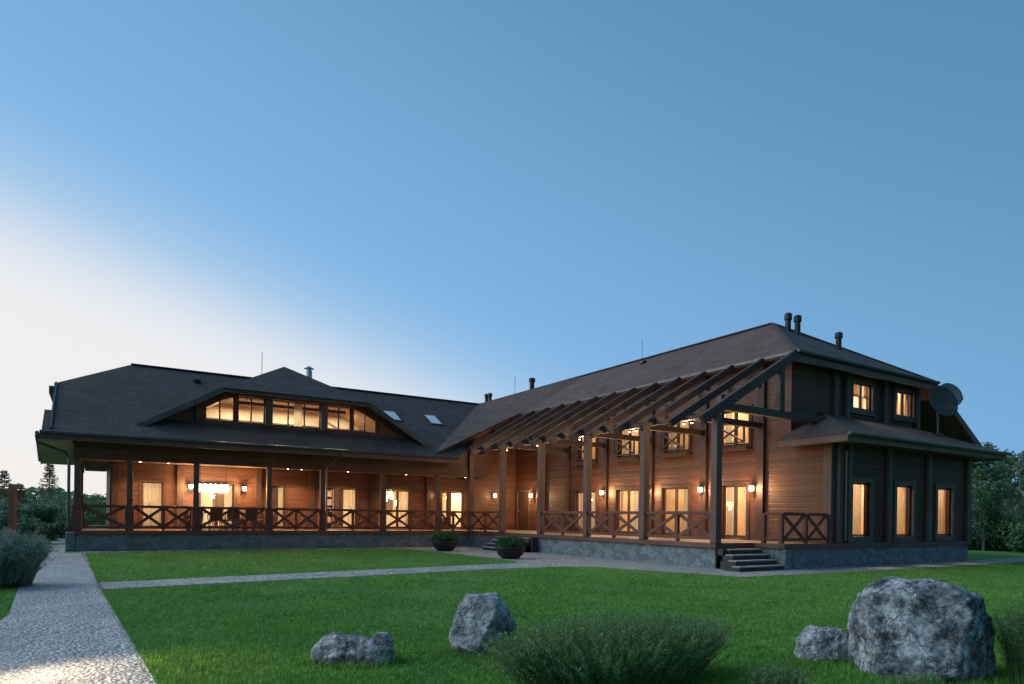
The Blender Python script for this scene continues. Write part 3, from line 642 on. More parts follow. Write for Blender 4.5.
for (x, y) in ((NX, -.35), (NX, -.98), (2.95, -.98), (4.06, -.98)): newel(x, y)
railing((NX + .07, -.98, 0), (2.88, -.98, 0), 1); railing((3.02, -.98, 0), (4.0, -.98, 0), 1)
mb = MB(); mb.bar((NX, -.41, 1.68), (NX, -.92, 1.68), .09, .08); rl_ = mb.build('railing', M['rail'], house, .006)
mb = MB(); mb.bar((NX, -.41, .90), (NX, -.92, .90), .07, .06); mb.build('lower_rail', M['rail'], rl_, .006)

# ---- steps
def stair(fn, n=4):
    st = None
    for i in range(n):
        z = .60 - .15 * i
        mb = MB(); fn(mb, i, z)
        o = mb.build('stair' if st is None else 'tread', M['step'], house if st is None else st, .01)
        st = st or o
    return st
M['step'] = wood('step_wood', (.30, .27, .25), (.48, .44, .41), grain=(1, 6, 6))
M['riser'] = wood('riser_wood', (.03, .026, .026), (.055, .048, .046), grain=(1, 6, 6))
s1_ = stair(lambda m, i, z: m.box(.14 - .17 * i, 1.64, -.14 - .26 * i, -.14 - .26 * (i + 1) - .03, z - .04, z))
part('riser', M['riser'], lambda m: [m.box(.15 - .17 * i, 1.63, -.10 - .26 * (i - (i > 0)), -.14 - .26 * (i + 1), 0, .559 - .15 * i) for i in range(4)], parent=s1_)
part('cheek', M['riser'], lambda m: m.box(-.02, .135, -.30, -.1, 0, .615), parent=s1_)
part('stone_cheek', M['stone'], lambda m: m.box(1.66, 1.95, EY - .12, EY - .005, 0, .60), .02, parent=s1_)
s2_ = stair(lambda m, i, z: m.box(-.14 - .26 * i, -.14 - .26 * (i + 1) - .03, 9.55, 12.2, z - .04, z))
part('riser', M['riser'], lambda m: [m.box(-.10 - .26 * (i - (i > 0)), -.14 - .26 * (i + 1), 9.56, 12.19, 0, .559 - .15 * i) for i in range(4)], parent=s2_)
part('cheek', M['riser'], lambda m: m.box(-.35, -.1, 9.40, 9.54, 0, .615), parent=s2_)

# ------------------------------------------------------------------ lamps
def wall_lamp(P, s_, z, label, power=125, lit=True):
    q = Vector(P(s_, z, .12)); t_ = empty('wall_lamp', q); tag(t_, label, 'wall lamp', 'lit lamps on the house walls')
    out = Vector(P(0, 0, 1)) - Vector(P(0, 0, 0))
    mb = MB(); c_ = out * .012; e_ = Vector((abs(out.y), abs(out.x), 0)) * .06 + Vector((abs(out.x), abs(out.y), 0)) * .012
    mb.box(c_.x - e_.x, c_.x + e_.x, c_.y - e_.y, c_.y + e_.y, -.10, .14); mb.build('backplate', M['black'], t_)
    c_ = out * .13
    mb = MB(); mb.lathe([(0, .13), (.09, .11), (.10, .09), (.085, .09), (0, .09)], c_, 12); mb.lathe([(0, -.10), (.07, -.10), (.07, -.08), (0, -.08)], c_, 12); mb.bar(out * .02 + Vector((0, 0, .16)), out * .13 + Vector((0, 0, .16)), .02, .02); mb.bar(c_ + Vector((0, 0, .12)), c_ + Vector((0, 0, .17)), .02, .02, (1, 0, 0))
    mb.build('lantern_cage', M['black'], t_)
    mb = MB(); mb.lathe([(0, -.078), (.07, -.078), (.082, .088), (0, .088)], c_, 12); mb.build('lamp_glass', M['lampglass'], t_)
    lamp('POINT', out * .26, power, (1, .62, .28), .07, t_)
    return t_
wall_lamp(PFX, 1.90, 2.60, 'lit wall lamp right of the glass door nearest the front steps')
wall_lamp(PFX, 4.28, 2.62, 'lit wall lamp on the pilaster between the two glass doors nearest the steps')
wall_lamp(PFX, 7.22, 2.62, 'lit wall lamp half hidden by the second pergola post from the steps')
wall_lamp(PFX, 10.2, 2.64, 'lit wall lamp on the pilaster beside the farthest glass door under the pergola')
wall_lamp(PFX, 16.1, 2.62, 'lit wall lamp right of the inner corner door, left of a pergola post')
wall_lamp(PFY, 2.75, 2.62, 'lit wall lamp left of the inner corner door', 20)
wall_lamp(PFY, -.72, 2.55, 'lit wall lamp left of the small window near the inner corner', 12)
wall_lamp(PFY, -12.36, 2.58, 'lit wall lamp left of the porch chandelier, beside a porch post')
wall_lamp(PFY, -10.2, 2.57, 'lit wall lamp on the porch wall right of the chandelier')
# recessed spots in the porch ceiling and pairs of spots under the pergola beams
SPOTS = [(-14.3, 'near the left corner of the porch'), (-13.3, 'above the leftmost glass door'), (-8.5, 'above the narrow half curtained door'), (-7.9, 'right of the narrow curtained door'), (-5.75, 'above the double glass door'), (-2.8, 'above the door with glowing pendants'), (.5, 'above the leaf picture door')]
for x, where in SPOTS:
    t_ = empty('ceiling_spot', (x, 17.0, 3.52)); tag(t_, 'small round porch ceiling spotlight ' + where, 'spotlight', 'spotlights in the porch ceiling')
    mb = MB(); mb.lathe([(0, -.02), (.05, -.02), (.075, -.03), (.075, -.002), (0, -.002)], (0, 0, 0), 14); mb.build('rim', M['metal'], t_)
    mb = MB(); mb.lathe([(0, -.035), (.045, -.03), (.045, -.022), (0, -.021)], (0, 0, 0), 12); mb.build('bulb', M['bulb'], t_)
    lamp('SPOT', (0, 0, -.08), 235, (1, .60, .27), .05, t_, angle=R(130))
def spot_pair(y, label, power=42):
    t_ = empty('beam_spotlight', (.55, y, 4.722)); tag(t_, label, 'spotlight', 'twin spotlights under the pergola beams')
    for s_ in (-1, 1):
        mb = MB(); mb.tube([(0, s_ * .02, 0), (-.03, s_ * .15, -.04)], .012, 6); mb.lathe([(0, 0), (.035, 0), (.06, -.1), (.05, -.1), (0, -.05)], (-.03, s_ * .17, -.02), 12); mb.build('spot_head', M['black'], t_)
        mb = MB(); mb.lathe([(0, -.125), (.03, -.115), (.045, -.09), (0, -.08)], (-.03, s_ * .17, -.02), 12); mb.build('bulb', M['bulb'], t_)
    lamp('POINT', (-.03, 0, -.30), power, (1, .64, .32), .08, t_)
for y, w_ in ((1.66, 'nearest the front steps'), (4.28, 'second from the front steps'), (7.22, 'in the middle of the pergola'), (10.2, 'above the gap in the pergola railing'), (13.1, 'farthest from the front steps')):
    spot_pair(y, 'pair of small lit spotlights under the pergola beam ' + w_)
# lights in the rooms behind the windows
WARM = (1, .79, .55)
def room(x, y, z, p, sx=1.2, sy=1.2): lamp('AREA', (x, y, z), p, WARM, parent=house, sx=sx, sy=sy)
for x, p in ((-14.0, 70), (-11.3, 110), (-8.6, 60), (-5.8, 120), (-2.7, 80), (.4, 105)): room(x, 19.6, 3.40, p * 1.7)
for y, p in ((3.0, 230), (5.8, 130), (8.7, 210), (11.7, 150)): room(6.0, y, 3.5, p)
for y, p in ((3.3, 200), (5.8, 90), (8.7, 150), (11.7, 110)): room(6.0, y, 6.55, p)
for x in (5.8, 8.4, 11.3): room(x, .4, 3.46, 210)
for x in (8.4, 11.4): room(x, 1.5, 6.78, 170)
for x in (-10.6, -8.2, -5.8): room(x, 17.7, 6.30, 130, 1.6, 1.0)
# chandelier over the dining table on the porch
ch = empty('chandelier', (-11.62, 16.75, 2.35)); tag(ch, 'long bright glowing chandelier hanging above the porch dining table', 'chandelier')
mb = MB(); mb.tube([(-.5, 0, .42), (-.5, 0, 1.165)], .01, 6); mb.tube([(.5, 0, .42), (.5, 0, 1.165)], .01, 6); mb.box(-.62, .62, -.03, .03, .36, .42); mb.build('frame', M['black'], ch)
for i in range(6):
    mb = MB(); mb.lathe([(0, .0), (.07, .02), (.095, .16), (.07, .32), (0, .34)], (-.52 + .208 * i, 0, .0), 12); mb.build('globe', M['lampglass'], ch, smooth=True)
lamp('POINT', (-.3, 0, -.12), 60, (1, .70, .40), .12, ch); lamp('POINT', (.35, 0, -.12), 60, (1, .70, .40), .12, ch)
pn = empty('pendant_cluster', (-2.75, 19.2, 2.2)); tag(pn, 'cluster of glowing tube pendants behind the porch door left of the inner corner', 'pendant lamp')
for dx_, dz_ in ((-.42, -.15), (0, .18), (.10, .12), (.35, -.22), (-.2, .02)):
    mb = MB(); mb.tube([(dx_, .1 * dx_, dz_ + .28), (dx_, .1 * dx_, 1.24)], .006, 5); mb.tube([(dx_, .1 * dx_, dz_), (dx_, .1 * dx_, dz_ + .28)], .05, 10); mb.build('tube_lamp', M['lampglass'], pn)
pc = empty('leaf_picture', (.62, 21.55, 2.1)); tag(pc, 'white picture with a dark leaf shape behind the door by the inner corner', 'picture')
mb = MB(); mb.box(-.4, .4, -.03, .04, -.6, .5); mb.build('canvas', M['white'], pc)
mb = MB(); lp = [(.22 * math.sin(a_) * 1.0, .45 * math.cos(a_)) for a_ in np.linspace(0, 2 * math.pi, 20)[:-1]]; an = .6
mb.add([(x * math.cos(an) - z * math.sin(an), -.045, x * math.sin(an) + z * math.cos(an)) for x, z in lp] + [(x * math.cos(an) - z * math.sin(an), -.032, x * math.sin(an) + z * math.cos(an)) for x, z in lp], [tuple(range(19))] + [(i, (i + 1) % 19, 19 + (i + 1) % 19, 19 + i) for i in range(19)]); mb.build('leaf_shape', M['rail'], pc)

# ------------------------------------------------------------------ dining set on the porch
M['books'] = plain('book_spines', (.30, .20, .13), .7, 0, .6, 18)
M['chair'] = plain('dark_wicker', (.14, .085, .06), .7, 0, .3, 40)
tb = empty('dining_table', (-11.3, 16.75, .75)); tag(tb, 'long wooden dining table on the porch under the chandelier', 'table')
mb = MB(); mb.box(-1.45, 1.45, -.42, .42, .70, .75); mb.build('tabletop', M['table'], tb, .01)
for sx in (-1, 1):
    for sy in (-1, 1):
        mb = MB(); mb.box(sx * 1.32 - .04, sx * 1.32 + .04, sy * .34 - .04, sy * .34 + .04, 0.002, .70); mb.build('leg', M['table'], tb)
def chair():
    t_ = empty('dining_chair')
    mb = MB(); mb.box(-.25, .25, -.25, .25, .40, .47); mb.build('seat', M['chair'], t_, .03)
    mb = MB(); mb.add([(-.25, -.22, .47), (.25, -.22, .47), (.23, -.30, .92), (-.23, -.30, .92), (-.25, -.27, .47), (.25, -.27, .47), (.23, -.35, .92), (-.23, -.35, .92)], [(0, 1, 2, 3), (7, 6, 5, 4), (0, 4, 5, 1), (1, 5, 6, 2), (2, 6, 7, 3), (3, 7, 4, 0)]); mb.build('backrest', M['chair'], t_, .02)
    for sx in (-1, 1):
        mb = MB(); mb.box(sx * .25 - .025, sx * .25 + .025, -.25, .22, .62, .66); mb.box(sx * .25 - .02, sx * .25 + .02, .17, .21, .47, .62); mb.build('armrest', M['chair'], t_, .01)
        for sy in (-1, 1):
            mb = MB(); mb.box(sx * .21 - .02, sx * .21 + .02, sy * .21 - .02, sy * .21 + .02, .002, .40); mb.build('leg', M['chair'], t_)
    return t_
c0_ = chair(); first = True
CH = [(-12.35, 16.15, 0, 'leftmost dark wicker chair on the rail side of the porch table'), (-11.62, 16.12, 0, 'dark wicker chair on the rail side, second from the left'), (-10.95, 16.16, 0, 'dark wicker chair on the rail side, third from the left'), (-10.25, 16.13, 0, 'rightmost dark wicker chair on the rail side of the porch table'),
      (-12.2, 17.38, math.pi, 'dark wicker chair on the wall side, leftmost of three'), (-11.3, 17.42, math.pi, 'dark wicker chair on the wall side, middle of three'), (-10.4, 17.38, math.pi, 'dark wicker chair on the wall side, rightmost of three'), (-9.45, 16.8, math.pi / 2, 'dark wicker chair at the right head of the porch table')]
for x, y, rz, lab in CH:
    o = c0_ if first else copy_tree(c0_); first = False
    o.location = (x, y, .75); o.rotation_euler.z = rz; tag(o, lab, 'chair', 'chairs around the porch dining table')

bc = empty('bookcase', (-6.1, 21.4, .745)); tag(bc, 'pale open bookcase behind the double glass door in the middle of the porch', 'bookcase')
mb = MB(); [mb.box(x, x + .05, -.18, .18, 0, 2.2) for x in (-1.0, -.35, .3, .95)]; mb.box(-1.0, 1.0, .181, .20, 0, 2.2); mb.build('side_panel', M['table'], bc)
mb = MB(); [mb.box(-.94 + .65 * c, -.36 + .65 * c, -.17, .17, z, z + .04) for z in (.3, .75, 1.2, 1.65, 2.1) for c in range(3)]; mb.build('shelf', M['table'], bc)
mb = MB(); rb_ = random.Random(3)
for z in (.34, .79, 1.24, 1.69):
    for c in range(3):
        x = -.93 + .65 * c
        while x < -.42 + .65 * c:
            w_ = rb_.uniform(.03, .06); mb.box(x, x + w_ - .004, -.12, .10, z + .002, z + rb_.uniform(.22, .34)); x += w_ if rb_.random() > .12 else .12
mb.build('books', M['books'], bc)
sb_ = empty('sideboard', (-13.7, 21.2, .745)); tag(sb_, 'dark wooden sideboard behind the leftmost glass door of the porch', 'sideboard')
mb = MB(); mb.box(-.6, .6, -.25, .25, .1, .9); mb.build('body', M['doorwood'], sb_, .01)
for sx in (-.52, .48):
    mb = MB(); mb.box(sx, sx + .05, -.2, .2, .001, .10); mb.build('leg', M['doorwood'], sb_)
# ------------------------------------------------------------------ satellite dishes
def sat_dish(loc, r, yaw, label, mat, pole=.7):
    t_ = empty('satellite_dish', loc, yaw); tag(t_, label, 'satellite dish', 'satellite dishes at the gable end')
    mb = MB(); mb.tube([(0, 0, -.08), (0, 0, pole)], .04, 10); mb.box(-.16, .16, -.12, .12, -.1, -.04); mb.build('mast', M['metal'], t_)
    prof = [(0.0, 0)] + [(r * k / 8, .22 * r * (k / 8) ** 2) for k in range(1, 9)] + [(r, .22 * r + .015)] + [(r * k / 8, .22 * r * (k / 8) ** 2 - .0 + .016) for k in range(7, 0, -1)] + [(0, .016)]
    mb = MB(); mb.lathe(prof, (0, 0, 0), 32); d = mb.build('reflector', M[mat], t_, smooth=True)
    d.rotation_euler = (R(72), 0, 0); d.location = (0, -.08, pole + r * .55)
    mb = MB(); mb.tube([(0, -.1, pole), (0, -.75, pole + .05)], .018, 6); mb.box(-.05, .05, -.82, -.7, pole, pole + .14); mb.tube([(-r * .6, -.25, pole + r * .2), (0, -.75, pole + .1)], .01, 5); mb.tube([(r * .6, -.25, pole + r * .2), (0, -.75, pole + .1)], .01, 5); mb.build('feed_arm', M['metal'], t_)
    return t_
sat_dish((11.85, -.55, 4.95), .66, R(-18), 'dark round satellite dish on a mast on the lower gable roof', 'dish', .8)
sat_dish((14.75, .5, 6.02), .54, R(-25), 'paler satellite dish peeking out behind the gable roof edge', 'dish_pale', .52)

# ------------------------------------------------------------------ planters
M['planter'] = plain('black_planter', (.018, .018, .02), .5)
M['herb'] = leaf_mat('planter_leaves', (.04, .10, .04), (.09, .19, .08), 5)
def leaf_cloud(rng, n, centre_fn, size, flat=.5):
    c = centre_fn(n)                                        # (n,3) leaf centres
    a = rng.normal(size=(n, 3)); a /= np.linalg.norm(a, axis=1, keepdims=True)
    b = np.cross(a, rng.normal(size=(n, 3))); b /= np.linalg.norm(b, axis=1, keepdims=True)
    s = size * rng.uniform(.6, 1.4, (n, 1)); w = s * flat
    v = np.stack([c - a * s, c + b * w * .6 , c + a * s, c - b * w * .6], 1)
    return v.reshape(-1, 3)
def planter(loc, r, label, seed):
    rng = np.random.default_rng(seed); t_ = empty('planter', loc); tag(t_, label, 'planter', 'planters by the porch')
    mb = MB(); mb.lathe([(0, 0), (r * .55, 0), (r * .85, .16), (r, .36), (r * 1.0, .42), (r * .93, .42), (r * .9, .36), (0, .36)], (0, 0, .005), 32); mb.build('bowl', M['planter'], t_, smooth=False)
    def cf(n):
        th = rng.uniform(0, 2 * np.pi, n); q = np.sqrt(rng.uniform(0, 1, n)) * r * .98
        hgt = .36 * np.sqrt(np.clip(1 - (q / r) ** 2 * .75, 0, 1)) + .10 * np.sin(th * 5 + q * 9); z = .40 + rng.uniform(0, 1, n) ** .6 * np.maximum(hgt, .06)
        return np.stack([q * np.cos(th), q * np.sin(th), z], 1)
    mesh_np('foliage', leaf_cloud(rng, 2600, cf, .05, .5), 0, M['herb'], t_)
    blades = []
    for i in range(500):
        th = rng.uniform(0, 6.283); q = rng.uniform(0, .8) * r; p = np.array([q * np.cos(th), q * np.sin(th), .4]); d = np.array([np.cos(th) * .35 + rng.normal() * .2, np.sin(th) * .35 + rng.normal() * .2, 1]) * rng.uniform(.25, .48)
        s_ = np.array([-np.sin(th), np.cos(th), 0]) * .012; blades += [p - s_, p + s_, p + d * .6 + s_ * .6, p + d]
    mesh_np('stems', np.array(blades), 0, M['herb'], t_)
planter((-3.25, 11.7, 0), .56, 'black bowl planter of leafy plants left of the porch steps', 3)
planter((-3.35, 6.3, 0), .54, 'black bowl planter of leafy plants nearer the viewer, before the steps', 4)

# ------------------------------------------------------------------ boulders
def rock_mat(name, c0, c1, c2, stain):
    m, t, b = new_mat(name)
    v = coords(t)
    n = noise_tex(t, v, 4.6, 9, .74); n2 = noise_tex(t, v, 21, 7, .8); n3 = noise_tex(t, v, 1.5, 4, .6)
    vo = N(t, 'ShaderNodeTexVoronoi', Scale=26); L(t, v, vo.inputs['Vector'])
    col = ramp(t, n, [(.40, c0), (.50, c1), (.60, c2)])
    col = mul(t, col, ramp(t, n2, [(.34, (.26, .28, .30)), (.50, (1, 1, 1)), (.70, (1.5, 1.5, 1.5))]))
    mx = N(t, 'ShaderNodeMix', data_type='RGBA'); L(t, ramp(t, n3, [(.56, (0, 0, 0)), (.66, (.75, .75, .75))]), mx.inputs[0]); L(t, col, mx.inputs[6]); mx.inputs[7].default_value = (*stain, 1)
    nd = N(t, 'ShaderNodeTexNoise', Scale=3.0, Detail=4); L(t, v, nd.inputs['Vector'])
    mv = N(t, 'ShaderNodeMix', data_type='RGBA', blend_type='ADD'); mv.inputs[0].default_value = .55; L(t, v, mv.inputs[6]); L(t, nd.outputs['Color'], mv.inputs[7])
    ck = N(t, 'ShaderNodeTexVoronoi', Scale=3.4, feature='DISTANCE_TO_EDGE'); L(t, mv.outputs[2], ck.inputs['Vector'])
    crack = ramp(t, ck.outputs['Distance'], [(0, (.45, .46, .48)), (.03, (1, 1, 1))])
    L(t, mul(t, mx.outputs[2], crack, .8), b.inputs['Base Color']); b.inputs['Roughness'].default_value = .85
    h = mul(t, mul(t, crack, ramp(t, n, [(0, (.4, .4, .4)), (1, (1, 1, 1))])), ramp(t, n2, [(0, (.2, .2, .2)), (1, (1, 1, 1))]))
    bump(t, b, h, 1.0, .12); return m
M['rock1'] = rock_mat('grey_boulder', (.07, .085, .10), (.40, .43, .46), (.95, .96, .97), (.12, .08, .075))
M['rock2'] = rock_mat('pale_boulder', (.21, .23, .245), (.54, .56, .575), (.88, .89, .90), (.22, .16, .14))
def boulder(name, r_c, f_c, outline, depth, label, mat, seed, extra=(), rough=.07, z0=0.0):
    # outline: convex points (right, up) in metres around the stone's base centre; depth: front to back size
    ol = [Vector((a, b_)) for a, b_ in outline]; cen = sum(ol, Vector((0, 0))) / len(ol)
    planes = []
    for i in range(len(ol)):
        a, b_ = ol[i], ol[(i + 1) % len(ol)]; e = b_ - a; n = Vector((e.y, -e.x)).normalized()
        if n.dot(a - cen) < 0: n = -n
        planes.append((Vector((n.x, 0, n.y)), n.dot(a - cen)))
        for s_ in (-1, 1):
            nn = Vector((n.x, s_ * .75, n.y)).normalized(); planes.append((nn, (n.dot(a - cen) * .86 + .75 * depth * .36) / 1.25))
    rnd = random.Random(seed)
    for s_ in (-1, 1):
        for k in range(3):
            nn = Vector((rnd.uniform(-.35, .35), s_, rnd.uniform(-.1, .5))).normalized(); planes.append((nn, depth / 2 * rnd.uniform(.85, 1.0)))
    planes += [(Vector(e[:3]).normalized(), e[3]) for e in extra]
    bm = bmesh.new(); bmesh.ops.create_icosphere(bm, subdivisions=6, radius=1.0)
    sz = max(abs(p.x) for p in ol)
    off = Vector((seed * 3.7, seed * 1.3, 0))
    base = []
    for v_ in bm.verts:
        d = v_.co.normalized(); base.append(d * min(h / max(n.dot(d), 1e-3) for n, h in planes if n.dot(d) > .02))
    base = base[::7]
    for k_ in range(16):                         # split faces: random cuts shave the corners into flat facets
        nn = Vector((rnd.gauss(0, 1), rnd.gauss(0, 1) - .3, rnd.gauss(0, .8))).normalized()
        planes.append((nn, max(p.dot(nn) for p in base) * rnd.uniform(.90, .985)))
    for v_ in bm.verts:
        d = v_.co.normalized(); ds = [h / max(n.dot(d), 1e-3) for n, h in planes if n.dot(d) > .02]
        k = 80.0 / max(sz, .2); mn = min(ds); r_ = mn - math.log(sum(math.exp(-k * (x - mn)) for x in ds if x - mn < 1)) / k
        p = d * r_
        nz = mnoise.fractal(p * (3.0 / sz) + off, .75, 2.2, 7) * rough * sz * .55 + (mnoise.noise(p * (11.0 / sz) + off) ** 2) * rough * sz * .5 + (abs(mnoise.noise(p * (4.0 / sz) + off)) - .2) * rough * sz * 1.0 - max(0, mnoise.noise(p * (2.6 / sz) - off) - .15) * sz * rough * 2.2
        p = p + d * nz
        v_.co = Vector((p.x + cen.x, p.y, p.z + cen.y))
    me = bpy.data.meshes.new(name); bm.to_mesh(me); bm.free(); me.materials.append(M[mat]); me.polygons.foreach_set('use_smooth', [True] * len(me.polygons))
    o = bpy.data.objects.new(name, me); COL.objects.link(o); o.location = rel(r_c, f_c, z0); o.rotation_euler.z = -YAW
    tag(o, label, 'boulder', 'boulders on the front lawn'); return o
def pxm(u, v, f):      # px size at distance f -> metres right of axis, height
    return (u - 512) * f / 670.8
f = 6.25; s_ = f / 670.8
boulder('boulder', (928 - 512) * s_ + .21, f + .35, [((x - 928) * s_ * .875, (688 - y) * s_ * .88) for x, y in ((853, 700), (852, 612), (862, 588), (888, 576), (945, 577), (975, 592), (998, 618), (1005, 648), (1002, 700))], 1.15, 'largest grey and white boulder at the right of the lawn', 'rock1', 5, [(-.42, -.82, .32, .42), (.62, -.76, .05, .44), (-.2, -.35, .9, .50)], rough=.07, z0=-.02)
f = 7.0; s_ = f / 670.8
boulder('boulder', (833 - 512) * s_, f + .15, [((x - 826) * s_ * .86, (668 - y) * s_ * .86) for x, y in ((794, 672), (797, 645), (812, 627), (845, 630), (862, 640), (862, 672))], .5, 'low grey stone tucked against the left side of the largest boulder', 'rock2', 11, rough=.10, z0=-.02)
f = 7.35; s_ = f / 670.8
boulder('boulder', (484 - 512) * s_, f + .0, [((x - 484) * s_ * .95, (657 - y) * s_ * .94) for x, y in ((452, 650), (450, 636), (458, 606), (466, 596), (498, 594), (512, 612), (522, 634), (508, 652), (478, 664))], .66, 'pale grey upright boulder beside the feathery bush', 'rock2', 21, [(-.30, -.86, .34, .235), (.62, -.74, -.12, .27)], rough=.055, z0=-.02)
f = 6.75; s_ = f / 670.8
boulder('boulder', (354.5 - 512) * s_, f, [((x - 352) * s_, (672 - y) * s_) for x, y in ((312, 668), (314, 656), (323, 643), (362, 645), (393, 655), (394, 668), (370, 676), (330, 676))], .48, 'long flat blue grey stone, a round one resting on its end', 'rock1', 33, [(-.05, -.62, .75, .135), (.1, -1, -.12, .19)], rough=.06, z0=-.02)
boulder('boulder', (382 - 512) * s_, f + .02, [((x - 382) * s_, (660 - y) * s_) for x, y in ((372, 656), (371, 643), (378, 634), (388, 634), (394, 642), (393, 656), (384, 662))], .20, 'small round stone resting on the end of the flat stone', 'rock2', 45, rough=.06, z0=.035)

# ------------------------------------------------------------------ lawn blades near the viewer (one mass nobody could count)
M['grass'] = leaf_mat('grass_blades', (.115, .295, .038), (.205, .425, .064), .9, .2)
rng = np.random.default_rng(1)
def in_poly(px, py, poly):
    c = np.zeros(len(px), bool); j = len(poly) - 1
    for i in range(len(poly)):
        (xi, yi), (xj, yj) = poly[i], poly[j]
        c ^= ((yi > py) != (yj > py)) & (px < (xj - xi) * (py - yi) / (yj - yi + 1e-12) + xi); j = i
    return c
def lawn_blades(n):
    fw = 4.6 * (34 / 4.6) ** (rng.uniform(0, 1, n) ** 1.15); rr_ = rng.uniform(-1.05, 1.2, n) * fw
    x = CX + math.cos(YAW) * rr_ + math.sin(YAW) * fw; y = CY - math.sin(YAW) * rr_ + math.cos(YAW) * fw
    edge = -15.43 + (-15.80 + 15.43) * (y + 7.4) / 9.4
    ok = (x > edge + .02) & ~((y > 2.2 + (x + 6.1) * .145 - 0.0) & (x < -3.0) & (y < 2.45 + (x + 15.8) * .16)) & (y < 14.4) & ~((x > -3.9) & (y > 1.2)) & ~((y > -2.5) & (x > -1.9)) & ~((x > -3.3) & (y > -1))
    left = x < np.where(y > 2, -17.1 - .0976 * (y - 2), np.where(y > -2, -17.0 - .05 * y, -16.9 + .055 * (y + 2))) - .02
    ok = ok | (left & (y < 8)); x, y, fw = x[ok], y[ok], fw[ok]; n = len(x)
    h = rng.uniform(.018, .042, n) * (1 + .35 * np.sin(x * 1.7) * np.cos(y * 1.3)); w = .0020 + .00045 * fw
    th = rng.uniform(0, 2 * np.pi, n); lean = rng.normal(0, .5, (n, 2)) * h[:, None]
    dx_, dy_ = np.cos(th) * w, np.sin(th) * w
    v = np.stack([np.stack([x - dx_, y - dy_, np.zeros(n)], 1), np.stack([x + dx_, y + dy_, np.zeros(n)], 1), np.stack([x + lean[:, 0], y + lean[:, 1], h], 1)], 1)
    ex = []
    for (r_, f_, a_, b_, k_) in ((3.98, 6.6, .78, .62, 2600), (3.35, 7.15, .42, .34, 900), (-.29, 7.35, .42, .38, 1000), (-1.58, 6.75, .46, .30, 900)):
        th2 = rng.uniform(0, 2 * np.pi, k_); q = rng.normal(1.0, .10, k_); rr2 = r_ + a_ * q * np.cos(th2); ff = f_ + b_ * q * np.sin(th2)
        ex.append(np.stack([CX + math.cos(YAW) * rr2 + math.sin(YAW) * ff, CY - math.sin(YAW) * rr2 + math.cos(YAW) * ff], 1))
    yy = rng.uniform(-8, 14, 2500); ex.append(np.stack([np.where(yy < 2, -15.43 - .37 * (yy + 7.4) / 9.4, -15.8 - .3 * (yy - 2) / 12.3) + rng.normal(0, .025, 2500), yy], 1))
    e = np.concatenate(ex); n2 = len(e); th = rng.uniform(0, 2 * np.pi, n2); h2 = rng.uniform(.03, .10, n2); h2[-2500:] *= .45; l2 = rng.normal(0, .45, (n2, 2)) * h2[:, None]
    d = np.stack([np.cos(th), np.sin(th)], 1) * .004
    ve = np.stack([np.c_[e - d, np.zeros(n2)], np.c_[e + d, np.zeros(n2)], np.c_[e + l2, h2]], 1)
    return np.concatenate([v, ve]).reshape(-1, 3)
gb = mesh_np('grass', lawn_blades(640000), 0, M['grass'], None, 3); tag(gb, 'short mown green grass covering the front lawn', 'grass', kind='stuff')

# ------------------------------------------------------------------ feathery bushes
M['feather'] = leaf_mat('feathery_leaves', (.095, .20, .075), (.25, .39, .15), 4, .25)
M['feather2'] = leaf_mat('grey_green_leaves', (.16, .23, .19), (.31, .39, .32), 3, .25)
def feather_bush(name, loc, rx, ry, h, n, label, mat, seed, leafs=26, lw=.0045, ll=.045, cat='bush'):
    rng = np.random.default_rng(seed); out = []; out2 = []
    for i in range(n):
        th = rng.uniform(0, 2 * np.pi); q = np.sqrt(rng.uniform(0, 1)) * .75
        base = np.array([np.cos(th) * q * rx * .8, np.sin(th) * q * ry * .8, 0])
        hh = h * rng.uniform(.62, 1.08) * (1 - .42 * q * q); ln = np.array([np.cos(th) * rx * .35 * q + rng.normal() * .10 * h, np.sin(th) * ry * .35 * q + rng.normal() * .10 * h, 0])
        ts = np.linspace(0, 1, 6)[:, None]
        pts = base + ln * ts ** 1.6 + np.array([0, 0, hh]) * ts
        side = np.array([-np.sin(th + 1), np.cos(th + 1), 0])
        for k in range(5):
            w0, w1 = .003 * (1 - ts[k]), .003 * (1 - ts[k + 1]) + .0004
            out += [pts[k] - side * w0, pts[k] + side * w0, pts[k + 1] + side * w1, pts[k + 1] - side * w1]
        for k in range(leafs):
            tt = rng.uniform(.15, 1.0); p = base + ln * tt ** 1.6 + np.array([0, 0, hh]) * tt
            d = np.array([rng.normal() * .7, rng.normal() * .7, rng.uniform(.35, 1.1)]); d /= np.linalg.norm(d); l_ = ll * rng.uniform(.5, 1.3)
            s2 = np.cross(d, rng.normal(size=3)); s2 = s2 / np.linalg.norm(s2) * lw
            out2 += [p - s2 * .4, p + d * l_ * .5 - s2, p + d * l_, p + d * l_ * .5 + s2]
    t_ = empty(name, loc); tag(t_, label, cat)
    mesh_np('stems', np.array(out), 0, M[mat], t_); mesh_np('leaves', np.array(out2), 0, M[mat], t_); return t_
feather_bush('feathery_bush', rel((622 - 512) * 5.9 / 671, 5.95), 1.62, .62, .61, 2300, 'wide feathery green bush in the foreground, middle of the lawn edge', 'feather', 2, 70, .0032, .036)
feather_bush('feathery_bush', rel((1034 - 512) * 6.3 / 671, 6.2), .34, .4, .80, 420, 'feathery bush cut by the right edge, beside the largest boulder', 'feather', 3, 64, .0032, .036)
feather_bush('weed_clump', rel((775 - 512) * 5.7 / 671, 5.6), .32, .3, .26, 260, 'low ragged weeds left of the low grey stone', 'feather', 4, 18, .004, .045, 'weeds')
